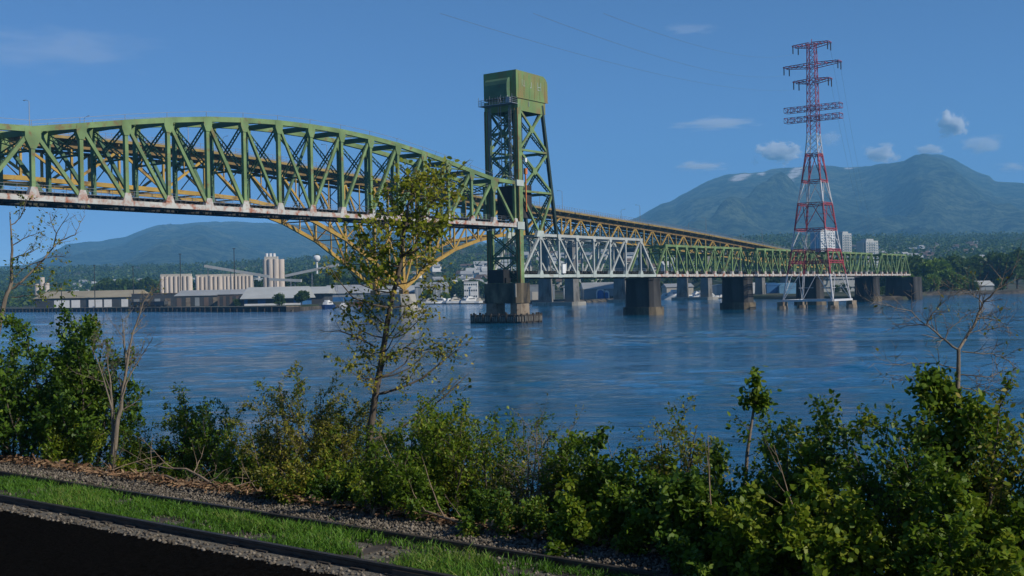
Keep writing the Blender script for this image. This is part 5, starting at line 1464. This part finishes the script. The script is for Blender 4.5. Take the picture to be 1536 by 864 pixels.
# right side
bush(118, 'broad leafed bush right of the spiky shoots', 930, 14.2, 650, 2.0, 5200, .10, G_, .45, 11, asp=.7)
bush(119, 'tall olive shrub with reddish shoots near the middle right', 1010, 14.6, 618, 1.5, 3300, .075, OL, .45, 11, second=(G_, .35, 1.2))
bush(120, 'bright broad leafed bush low at the bottom right of the middle', 905, 12.9, 738, 1.9, 4200, .10, G_, .55, 9, asp=.72)
bush(121, 'dark leafy bush along the bottom between the middle and the right', 1010, 13.0, 712, 1.9, 4200, .10, DG, .6, 9, asp=.7)
bush(122, 'leafy bush at the foot of the leaning sapling', 1095, 13.8, 672, 1.8, 4200, .095, G_, .45, 10, asp=.65)
bush(123, 'dark green bush with gaps showing water right of the sapling', 1190, 14.0, 640, 1.8, 3600, .095, DG, .6, 10, asp=.65, second=(SP, .08, .9))
bush(124, 'bright green bush filling the bottom right middle', 1165, 12.5, 742, 1.9, 4600, .105, G_, .58, 9, asp=.72)
bush(125, 'tall leafy bush with pale tips left of the right tree', 1275, 13.8, 612, 1.6, 3600, .095, G_, .5, 10, asp=.65, second=(SP, .12, .9))
bush(126, 'glowing green bush at the bottom below the right tree', 1300, 12.3, 720, 1.8, 4600, .105, G_, .62, 9, asp=.72)
bush(127, 'dense bush at the bottom right corner', 1440, 12.3, 706, 1.8, 4400, .10, G_, .5, 9, asp=.7)
bush(128, 'olive leaved bush cut by the right edge', 1510, 13.4, 590, 1.7, 3900, .09, OL, .5, 10, second=(G_, .5, 1.1))
bush(129, 'shadowy bush low by the left of the bright bottom bush', 1075, 12.4, 768, 1.6, 2600, .10, DG, .5, 8, asp=.7)
bush(130, 'dark filler bush behind the bright bottom right bush', 1370, 13.4, 640, 1.6, 3600, .09, DG, .6, 9, second=(G_, .3, 1.1))

# central tree
def tree(seed, label, px, p, ytop, lean, trunk_r, cfg, leafspec, bark, name='tree', length=None, group=None, base=None, minr=0.0):
    rng = random.Random(seed); nr = np.random.default_rng(seed)
    base = base or spot(px, p, .15); H_ = hgt(px, ytop, base); out = []
    grow(rng, base, lean, (length or H_) * 1.02, trunk_r, 0, cfg, out)
    sets = []
    for lv, n_, L, mat, tone, asp, zlo, clump in leafspec:
        zl = None if zlo is None else (base.z + H_ * zlo[0], base.z + H_ * zlo[1], zlo[2])
        P, D, Ls = leaves_on(out, nr, n_, lv, L, .35, L * .9, .25, zl, clump=clump); sets.append((P, D, Ls, asp, mat, tone))
    return plant(name, label, 'tree', base, out, sets, bark, group, seed=seed, minr=minr), out
def limb(pts_px, base, r0, r1, rng, jit=.12, ys=None):
    """a limb following picked columns and rows at the tree's own depth, with some depth wander"""
    pts = []; dy = 0.0
    for i, (x, y) in enumerate(pts_px):
        dy += rng.gauss(0, jit) if i else 0
        pts.append(at(x, y, base.y + dy + (ys or 0) * i))
    fine = []
    for i in range(len(pts) - 1):
        for t in (0, .33, .67): fine.append(pts[i].lerp(pts[i + 1], t) + Vector((rng.gauss(0, .008), rng.gauss(0, .008), rng.gauss(0, .008))) * (1 if t else 0))
    fine.append(pts[-1]); n = len(fine)
    return fine, [r0 + (r1 - r0) * i / (n - 1) for i in range(n)]
def twigs(out, path, rng, n, L, cfg, t0=.1, up=.25, lv=1):
    pts, rad = path
    for k_ in range(n):
        x = (t0 + (1 - t0) * (k_ + rng.random()) / n) * (len(pts) - 1); i = min(len(pts) - 2, int(x)); q = pts[i].lerp(pts[i + 1], x - i)
        ax = (pts[i + 1] - pts[i]).normalized(); pv = ax.orthogonal().normalized(); pv.rotate(Matrix.Rotation(rng.uniform(0, 6.283), 3, ax))
        a = R(rng.uniform(25, 70)); d = ax * math.cos(a) + pv * math.sin(a) + Vector((0, 0, up))
        grow(rng, q, d, L * rng.uniform(.5, 1.2), min(rad[i] * .55, .014), lv, cfg, out)
TW = dict(wander=.10, up=[.02, .02, .02], levels=3, kids=[4, 5, 4], start=[.15, .15, .15], angle=[(25, 65)] * 3, ratio=[(.35, .65)] * 3)
# central tree
cr = random.Random(5); cn = np.random.default_rng(5)
cb = spot(556, 15.4, .15); out = []
trunk = limb([(553, 702), (556, 643), (568, 567), (578, 507), (590, 440), (600, 400), (606, 350), (612, 310), (624, 275)], cb, .078, .018, cr, .03)
trunk[0][0] = Vector((trunk[0][0].x, trunk[0][0].y, cb.z))
out.append((trunk[0], trunk[1], 0))
Z0 = lambda zx, zy: (380 + zx / 1.839, 230 + zy / 1.839)
clumps = [(480, 62, 55, 300), (535, 52, 38, 150), (588, 22, 14, 24), (440, 95, 55, 280), (380, 118, 52, 230), (505, 122, 55, 300), (335, 190, 50, 200), (290, 215, 42, 150), (405, 195, 62, 340), (470, 195, 55, 300), (540, 182, 42, 170), (355, 258, 55, 260), (435, 255, 48, 220), (272, 262, 42, 150), (312, 312, 48, 180), (240, 290, 26, 50), (348, 345, 40, 110), (300, 240, 40, 130), (345, 145, 45, 150), (560, 110, 30, 90), (455, 150, 50, 240), (375, 310, 45, 160), (500, 225, 40, 150), (430, 60, 40, 120)]
sparse = [(520, 345, 38, 60), (480, 300, 36, 60), (290, 400, 46, 55), (330, 450, 52, 60), (420, 430, 55, 70), (480, 430, 30, 30), (268, 490, 40, 36), (520, 525, 46, 50), (562, 542, 42, 40), (592, 520, 26, 20), (450, 590, 52, 55), (540, 640, 38, 26), (600, 600, 22, 12), (250, 570, 46, 50), (385, 555, 52, 70), (320, 605, 48, 60), (205, 310, 28, 30), (350, 400, 50, 60), (420, 480, 50, 50), (230, 420, 35, 30), (300, 540, 50, 50), (470, 510, 40, 36)]
gl = []; yl = []
for lst, mat_, sink in ((clumps, 0, 1), (sparse, 1, 2)):
    for zx, zy, zr, nl in lst:
        cx_, cy_ = Z0(zx, zy); r_ = (1.45 if mat_ == 0 else 1.3) * zr / 1.839 / FPX * cb.y; dy = cr.gauss(0, .42)
        c = at(cx_, cy_, cb.y + dy)
        # the limb leaves the trunk below the spray it carries
        best = min(range(len(trunk[0]) - 1), key=lambda i: abs((c.z - trunk[0][i].z) - .55 * ((c - trunk[0][i]).to_2d().length + .15)) + (9 if trunk[0][i].z > c.z + .1 else 0))
        a = trunk[0][best]; mid = a.lerp(c, .5) + Vector((cr.gauss(0, .05), cr.gauss(0, .05), -.10 - cr.random() * .1))
        pts = [a, a.lerp(mid, .5) + Vector((0, 0, -.03)), mid, mid.lerp(c, .55) + Vector((cr.gauss(0, .03), cr.gauss(0, .03), cr.gauss(0, .03))), c]
        r0 = min(trunk[1][best] * .5, .008 + .010 * (c - a).length); out.append((pts, [r0, r0 * .85, r0 * .65, r0 * .45, .004], 1))
        tw = []
        for k_ in range(int(7 + nl / 16)):
            d = Vector((cr.gauss(0, 1), cr.gauss(0, 1), cr.gauss(.1, .7))).normalized(); q = mid.lerp(c, .4 + .6 * cr.random())
            p2 = q + d * r_ * .55 + Vector((0, 0, cr.gauss(0, .02))); p3 = c + d * r_ * cr.uniform(.7, 1.15)
            tw.append(([q, p2, p3], [.005, .0035, .002], 2))
        out += tw
        P, D, Ls = leaves_on(tw, cn, int(nl * (.52 if mat_ == 0 else 2.0)), (2,), .098 if mat_ == 0 else .075, .35, .06 if mat_ == 0 else .05, .2, clump=2)
        (gl if mat_ == 0 else yl).append((P, D, Ls))
extra = limb([(568, 548), (584, 534), (608, 521), (632, 526), (660, 520)], cb, .03, .006, cr, .1); out.append((extra[0], extra[1], 1)); twigs(out, extra, cr, 9, .5, TW, lv=2)
extra = limb([(562, 520), (535, 506), (510, 496), (480, 498)], cb, .022, .005, cr, .1); out.append((extra[0], extra[1], 1)); twigs(out, extra, cr, 8, .5, TW, lv=2)
cat3 = lambda L_: tuple(np.concatenate([q[i] for q in L_]) for i in range(3))
g3, y3 = cat3(gl), cat3(yl)
k5 = cn.random(len(g3[0])) < .84
plant('tree', 'slender spring leafed tree standing alone in front of the bridge', 'tree', cb, out,
      [(g3[0][k5], g3[1][k5], g3[2][k5], .62, 'leaf_tree', .5), (g3[0][~k5], g3[1][~k5], g3[2][~k5], .62, 'leaf_spring', .5), (y3[0], y3[1], y3[2], .6, 'leaf_spring', .6)], 'bark', seed=31)
# bare twin stem tree on the left
bb = spot(172, 13.7, .1); out = []
Za = lambda zx, zy: (30 + zx / 2.008, 400 + zy / 2.008)
for pl, r0 in (([(280, 614), (292, 480), (306, 400), (320, 310), (314, 230), (310, 160)], .062), ([(276, 614), (282, 500), (276, 400), (270, 330), (262, 240)], .045), ([(318, 330), (332, 240), (348, 180), (370, 110), (398, 66)], .028), ([(278, 430), (255, 350), (235, 290), (215, 240)], .02), ([(305, 400), (330, 330), (365, 270), (400, 215)], .02)):
    pa = limb([Za(*q) for q in pl], bb, r0, .006, cr, .07)
    if r0 > .04: pa[0][0].z = bb.z - .05
    out.append((pa[0], pa[1], 0)); twigs(out, pa, cr, 10 if r0 > .04 else 7, .62, TW, .3)
P, D, Ls = leaves_on(out, cn, 150, (2, 3), .05, .3, .03, .2)
plant('tree', 'bare grey tree with two upright stems on the left bank', 'tree', bb, out, [(P, D, Ls, .6, OL, .5)], 'pale_bark', seed=32)
# tree reaching in from the left edge
lb_ = spot(-40, 14.4, .1); out = []
Zl = lambda zx, zy: (30 + zx / 4.8, 300 + zy / 4.8)
tp_ = limb([(-40, 690), (-30, 600), (-8, 520), (8, 448), (17, 425), (17.5, 387), (17, 350), (15, 318)], lb_, .09, .012, cr, .05); tp_[0][0].z = lb_.z; out.append((tp_[0], tp_[1], 0))
for pl, r0, r1 in (([(-60, 640), (10, 590), (100, 500), (170, 430), (240, 340), (262, 240), (320, 150), (352, 100)], .036, .007), ([(240, 340), (300, 290), (400, 250), (430, 170), (470, 110)], .02, .005), ([(170, 430), (90, 460), (20, 500), (-40, 560)], .018, .008), ([(170, 425), (230, 410), (330, 400)], .014, .005), ([(-60, 420), (20, 395), (90, 370), (150, 330)], .02, .005), ([(-60, 330), (20, 280), (100, 250), (180, 220)], .018, .005), ([(-66, 180), (0, 130), (30, 60), (60, -20)], .018, .005), ([(262, 240), (230, 170), (215, 90)], .012, .004), ([(-60, 700), (60, 690), (150, 680), (280, 650)], .016, .005), ([(-50, 600), (60, 620), (200, 610), (360, 640)], .014, .004)):
    pa = limb([Zl(*q) for q in pl], lb_, r0, r1, cr, .09); out.append((pa[0], pa[1], 1)); twigs(out, pa, cr, 7, .42, TW, .15, lv=2)
P, D, Ls = leaves_on(out, cn, 520, (2, 3), .07, .35, .05, .2, clump=3); kx = np.where(P[:, 0] < at(90, 400, lb_.y).x, True, cn.random(len(P)) < .25)
P2, D2, L2 = leaves_on(out, cn, 500, (2, 3), .075, .35, .05, .2, zlo=(at(0, 480, lb_.y).z, at(0, 400, lb_.y).z, 1)); k2 = (P2[:, 2] < at(0, 390, lb_.y).z)
plant('tree', 'crooked sparsely leafed tree reaching in from the left edge', 'tree', lb_, out, [(P[kx], D[kx], Ls[kx], .6, SP, .45), (P2[k2], D2[k2], L2[k2], .6, G_, .5)], 'pale_bark', seed=33)
# right tree: leafy below, bare forked limbs above
tree(214, 'leafy right hand tree whose top forks into bare limbs', 1425, 13.9, 585, (.04, 0, 1), .06,
     dict(wander=.04, up=[.04, .03, .02], levels=2, kids=[15, 6], start=[.12, .15], angle=[(35, 75), (30, 65)], ratio=[(.24, .40), (.35, .6)]),
     [((0, 1, 2), 7200, .085, G_, .5, .6, None, 2), ((1, 2), 900, .08, SP, .55, .6, None, 2)], 'bark')
b14 = spot(1432, 13.9, .1); out = []
Zr = lambda zx, zy: (1290 + zx / 3.927, 400 + zy / 3.927)
for pl, r0, r1 in (([(560, 1500), (570, 1000), (575, 700), (580, 490)], .041, .022), ([(580, 490), (640, 390), (690, 300), (720, 220), (790, 150), (850, 100), (900, 40)], .022, .009), ([(580, 490), (500, 430), (440, 380), (390, 345), (290, 345), (190, 335)], .018, .004), ([(600, 500), (700, 510), (780, 512), (850, 540), (930, 600)], .010, .005), ([(390, 345), (430, 270), (485, 195)], .009, .004), ([(500, 430), (520, 370), (600, 300), (690, 255)], .008, .003), ([(390, 345), (300, 260), (170, 225), (40, 215)], .008, .003), ([(690, 300), (780, 310), (880, 340)], .009, .004), ([(640, 390), (740, 370), (860, 350)], .008, .003), ([(580, 600), (480, 580), (390, 565), (250, 580), (120, 570)], .010, .003), ([(578, 640), (660, 640), (760, 650), (860, 600)], .010, .004), ([(578, 700), (700, 740), (790, 750), (860, 790)], .011, .005), ([(575, 760), (440, 700), (300, 660), (180, 640)], .011, .003), ([(720, 220), (660, 160), (600, 140)], .008, .003)):
    pa = limb([Zr(*q) for q in pl], b14, r0, r1, cr, .06)
    if r0 > .04: pa[0][0].z = b14.z - .05
    out.append((pa[0], pa[1], 0 if r0 > .04 else 1))
    if r0 < .04: twigs(out, pa, cr, 11, .34, TW, .15, .1, 2)
P, D, Ls = leaves_on(out[1:], cn, 70, (2, 3), .05, .3, .03, .2)
plant('tree', 'bare forked tree with thin grey limbs against the water at the right', 'tree', b14, out, [(P, D, Ls, .6, OL, .5)], 'pale_bark', None, seed=9)
# leaning sapling with a leafy top, and dead stems
bs = spot(1092, 14.0); tp = at(1132, 604, bs.y); out = []
pts = [bs, bs.lerp(tp, .35) + Vector((.03, 0, 0)), bs.lerp(tp, .7) - Vector((.02, 0, 0)), tp, at(1140, 566, bs.y)]
out.append((pts, [.035, .03, .024, .016, .006], 0)); rs = random.Random(8)
for k_ in range(9): grow(rs, tp + Vector((0, 0, rs.uniform(-.1, .28))), (rs.uniform(-1, 1), rs.uniform(-1, 1), rs.uniform(.1, .9)), .16, .005, 1, dict(wander=.1, up=[.02], levels=1, kids=[1], start=[0], angle=[(1, 2)], ratio=[(1, 1)]), out)
for k_ in range(7): grow(rs, bs.lerp(tp, rs.uniform(.3, .95)), (rs.choice((-1, 1)), rs.uniform(-.5, .5), .6), .3, .006, 1, dict(wander=.1, up=[.02], levels=1, kids=[1], start=[0], angle=[(1, 2)], ratio=[(1, 1)]), out)
P, D, Ls = leaves_on(out[:10], np.random.default_rng(6), 420, (1,), .085, .35, .05, .1); P2, D2, L2 = leaves_on(out[10:], np.random.default_rng(7), 110, (1,), .07, .35, .05, .1)
plant('sapling', 'pale leaning sapling with a round leafy top against the water', 'tree', bs, out, [(P, D, Ls, .65, G_, .5), (P2, D2, L2, .6, G_, .5)], 'pale_bark', None, seed=12)
for i, (px, p, pt, lab) in enumerate((((958), 14.4, (905, 700), 'thin dead forked stem sticking out of the bushes right of the middle'), (1225, 12.9, (1180, 660), 'pale dead stem crossing the bushes below the sapling'), (1075, 12.8, (1040, 650), 'long leaning dead stem in the bottom right bushes'), (640, 13.4, (560, 650), 'thin arching dead stem over the green bush right of the central trunk'))):
    bs = spot(px, p); out = []; tgt = at(*pt, bs.y)
    grow(random.Random(60 + i), bs, (tgt - bs).normalized(), (tgt - bs).length * (1.25 if i == 0 else 1), .016, 0, dict(wander=.06, up=[.0, .02], levels=1, kids=[4], start=[.5], angle=[(20, 50)], ratio=[(.2, .4)]), out)
    o = limbs_mesh(out, 0, 6).build('dead_stem', 'dead_wood', None, origin=bs, smooth=True); tag(o, lab, 'branch', 'dead stems in the bushes')
# ------------------------------------------------------------------ water, air, clouds
# the water is a real rippled sheet: finer near the bank, flat far out
yr_ = 14.0 * 1.0082 ** np.arange(842); yr_ = np.concatenate([[-150, -40, 0, 8], yr_[yr_ < 13600], [13600]])
ca_ = np.concatenate([-np.linspace(4.0, .68, 24)[:-1], np.linspace(-.66, .66, 440), np.linspace(.68, 4.0, 24)[1:]])
Yg, Ag = np.meshgrid(yr_, ca_, indexing='ij'); Xg = np.clip(Ag * np.maximum(Yg, 14.0) + 0 * Yg, -11000, 11000)
Xg[:, 0] = -11000; Xg[:, -1] = 11000
Zg = np.zeros_like(Xg); wr = np.random.default_rng(14)
sp_ = np.maximum(Yg, 14) * .0082
patch = np.clip((fbm(Xg / 120 + 31, Yg / 26 + 7, 4) - .30) * 2.6, .15, 1.25) * np.clip(.55 + (fbm(Xg / 22 + 3, Yg / 7 + 1, 3) - .35) * 2.0, .2, 1.5)
for lam in (13, 9, 6.3, 4.5, 3.2, 2.3, 1.65, 1.2, .85):
    for q in range(5):
        th = wr.normal(1.42, .55); l_ = lam * wr.uniform(.85, 1.18); k_ = 2 * math.pi / l_
        amp = .0105 * l_ * (1.45 if lam < 3.5 else 1.0 if lam < 7 else .5)
        fade = np.clip((l_ / sp_ - 2.2) / 2.0, 0, 1)
        Zg += amp / 2.2 * fade * np.sin(k_ * (Xg * math.cos(th) + Yg * math.sin(th)) + wr.uniform(0, 6.28))
Zg *= patch * np.clip((Yg - 14) / 6, 0, 1)
nr_w, nc_w = Xg.shape
iw = np.arange(nr_w * nc_w).reshape(nr_w, nc_w)
Fw = np.stack([iw[:-1, :-1], iw[:-1, 1:], iw[1:, 1:], iw[1:, :-1]], -1).reshape(-1, 4)
structure(link_mesh('water', np_mesh('water', np.stack([Xg, Yg, Zg], -1).reshape(-1, 3), Fw, 'sea_water', smooth=True)))
m_ = MB(); m_.add([(-11000, -150, -4.5), (11000, -150, -4.5), (11000, 13600, -4.5), (-11000, 13600, -4.5)], [(0, 1, 2, 3)])
structure(m_.build('seabed', 'shore_rock'))

if HAZE:
    m, nt, out = newmat('haze_air')
    v = nt.nodes.new('ShaderNodeVolumePrincipled')
    v.inputs['Color'].default_value = (.24, .62, 1.0, 1); v.inputs['Density'].default_value = HAZE; v.inputs['Anisotropy'].default_value = .0
    nt.links.new(v.outputs[0], out.inputs['Volume'])
    m_ = MB(); m_.box((0, 6700, 797.25), (22600, 14200, 1605.5)); o = m_.build('haze', 'haze_air'); o['kind'] = 'stuff'; o['label'] = 'thin blue air haze over the inlet'

m, nt, out = newmat('cloud_vapour')
v = nt.nodes.new('ShaderNodeVolumePrincipled'); v.inputs['Color'].default_value = (1, 1, 1, 1); v.inputs['Anisotropy'].default_value = -.15
tc = nt.nodes.new('ShaderNodeTexCoord'); ob = nt.nodes.new('ShaderNodeObjectInfo')
ad = nt.nodes.new('ShaderNodeVectorMath'); ad.operation = 'ADD'; nt.links.new(tc.outputs['Object'], ad.inputs[0])
rn = nt.nodes.new('ShaderNodeVectorMath'); rn.operation = 'SCALE'; cx = nt.nodes.new('ShaderNodeCombineXYZ')
for i in range(3): nt.links.new(ob.outputs['Random'], cx.inputs[i])
nt.links.new(cx.outputs[0], rn.inputs[0]); rn.inputs['Scale'].default_value = 37.0; nt.links.new(rn.outputs[0], ad.inputs[1])
f = noise(nt, 1.9, 6, .62, vec=ad.outputs[0])
ln = nt.nodes.new('ShaderNodeVectorMath'); ln.operation = 'LENGTH'; nt.links.new(tc.outputs['Object'], ln.inputs[0])
a = nt.nodes.new('ShaderNodeMath'); a.operation = 'MULTIPLY_ADD'; a.inputs[1].default_value = -.95; a.inputs[2].default_value = -.44
nt.links.new(ln.outputs['Value'], a.inputs[0])
b = nt.nodes.new('ShaderNodeMath'); b.operation = 'ADD'; fm = nt.nodes.new('ShaderNodeMath'); fm.operation = 'MULTIPLY'; fm.inputs[1].default_value = 1.95; nt.links.new(f, fm.inputs[0])
nt.links.new(a.outputs[0], b.inputs[0]); nt.links.new(fm.outputs[0], b.inputs[1])
mr = nt.nodes.new('ShaderNodeMapRange'); mr.inputs['From Min'].default_value = 0.0; mr.inputs['From Max'].default_value = .30; mr.inputs['To Min'].default_value = 0; mr.inputs['To Max'].default_value = 1.0
nt.links.new(b.outputs[0], mr.inputs['Value'])
at_ = nt.nodes.new('ShaderNodeAttribute'); at_.attribute_type = 'OBJECT'; at_.attribute_name = 'thick'
mu = nt.nodes.new('ShaderNodeMath'); mu.operation = 'MULTIPLY'; nt.links.new(mr.outputs[0], mu.inputs[0]); nt.links.new(at_.outputs['Fac'], mu.inputs[1])
nt.links.new(mu.outputs[0], v.inputs['Density']); nt.links.new(v.outputs[0], out.inputs['Volume'])
def cloud(label, px, py, w, h, thick, Y=15500):
    c = at(px, py, Y); k_ = Y / FPX
    me = bpy.data.meshes.new('cloud'); import bmesh
    bm = bmesh.new(); bmesh.ops.create_icosphere(bm, subdivisions=3, radius=1.0); bm.to_mesh(me); bm.free()
    me.materials.append(MATS['cloud_vapour'])
    o = bpy.data.objects.new('cloud', me); COL.objects.link(o); o.location = c; o.scale = (w * k_ / 2, w * k_ / 2 * .7, h * k_ / 2)
    o['thick'] = float(thick); tag(o, label, 'cloud', 'small clouds over the mountain')
if CLOUDS:
    T = .06
    cloud('white puffy cloud left of the pylon above the ridge', 1164, 229, 100, 60, T)
    cloud('white upright puffy cloud high above the mountain summit', 1427, 186, 70, 64, T)
    cloud('low white cloud just right of the pylon', 1322, 230, 84, 44, T * .4)
    cloud('small pale cloud resting on the summit', 1392, 225, 70, 24, T * .3)
    cloud('flat grey cloud streak left of the pylon, highest of the grey ones', 1075, 185, 200, 26, T * .05)
    cloud('low grey cloud bank above the left end of the mountain', 1050, 249, 130, 26, T * .09)
    cloud('grey cloud right of the summit under the upright puffy one', 1475, 217, 100, 50, T * .1)
    cloud('faint wisp just right of the pylon at mid height', 1245, 207, 60, 34, T * .08)
    cloud('thin veil of cloud in the upper left sky', 90, 72, 420, 90, T * .006)
    cloud('thin cloud wisp at the top right of the middle', 1035, 44, 140, 26, T * .015)
    cloud('faint wisp behind the right edge above the ridge', 1520, 250, 80, 24, T * .08)

# ------------------------------------------------------------------ light, sky, camera
SUN_EL = R(34); SAZ = Vector((.86, -.51, 0)).normalized()
sd = Vector((SAZ.x * math.cos(SUN_EL), SAZ.y * math.cos(SUN_EL), math.sin(SUN_EL)))
ld = bpy.data.lights.new('sun', 'SUN'); ld.energy = SUN_E; ld.angle = R(.5); ld.color = (1.0, .93, .82)
lo = bpy.data.objects.new('sun', ld); COL.objects.link(lo); lo.rotation_euler = (-sd).to_track_quat('-Z', 'Y').to_euler(); lo.location = (50, -50, 100)
w = bpy.data.worlds.new('World'); scene.world = w; w.use_nodes = True
nt = w.node_tree; bg = nt.nodes['Background']; sk = nt.nodes.new('ShaderNodeTexSky'); sk.sky_type = 'NISHITA'; sk.sun_disc = False
sk.sun_elevation = SUN_EL; sk.sun_rotation = math.atan2(SAZ.x, SAZ.y); sk.altitude = 50; sk.air_density = AIR; sk.dust_density = DUST; sk.ozone_density = OZONE
nt.links.new(sk.outputs[0], bg.inputs['Color']); bg.inputs['Strength'].default_value = SKY_E

cd = bpy.data.cameras.new('camera'); cam = bpy.data.objects.new('camera', cd); COL.objects.link(cam); scene.camera = cam
cd.sensor_width = 36; cd.lens = FPX / 1536 * 36; cd.clip_start = .1; cd.clip_end = 40000
cam.location = (0, 0, CAMZ)
cam.rotation_mode = 'QUATERNION'
M = Matrix.Rotation(R(90) + PITCH, 4, 'X') @ Matrix.Rotation(-ROLL, 4, 'Z')
cam.rotation_quaternion = M.to_quaternion()
scene.view_settings.view_transform = 'Standard'; scene.view_settings.look = 'None'
scene.view_settings.exposure = EXPO; scene.view_settings.gamma = 1; scene.view_settings.use_curve_mapping = False
scene.render.engine = 'CYCLES'
cy = scene.cycles
cy.use_denoising = True
try: cy.denoiser = 'OPENIMAGEDENOISE'
except Exception: pass
cy.max_bounces = 5; cy.diffuse_bounces = 2; cy.glossy_bounces = 2; cy.transmission_bounces = 2; cy.transparent_max_bounces = 8; cy.volume_bounces = 4
cy.caustics_reflective = False; cy.caustics_refractive = False
cy.volume_max_steps = 128
for o in bpy.data.objects:
    for k_ in ('_w', '_dim'):
        if k_ in o: del o[k_]
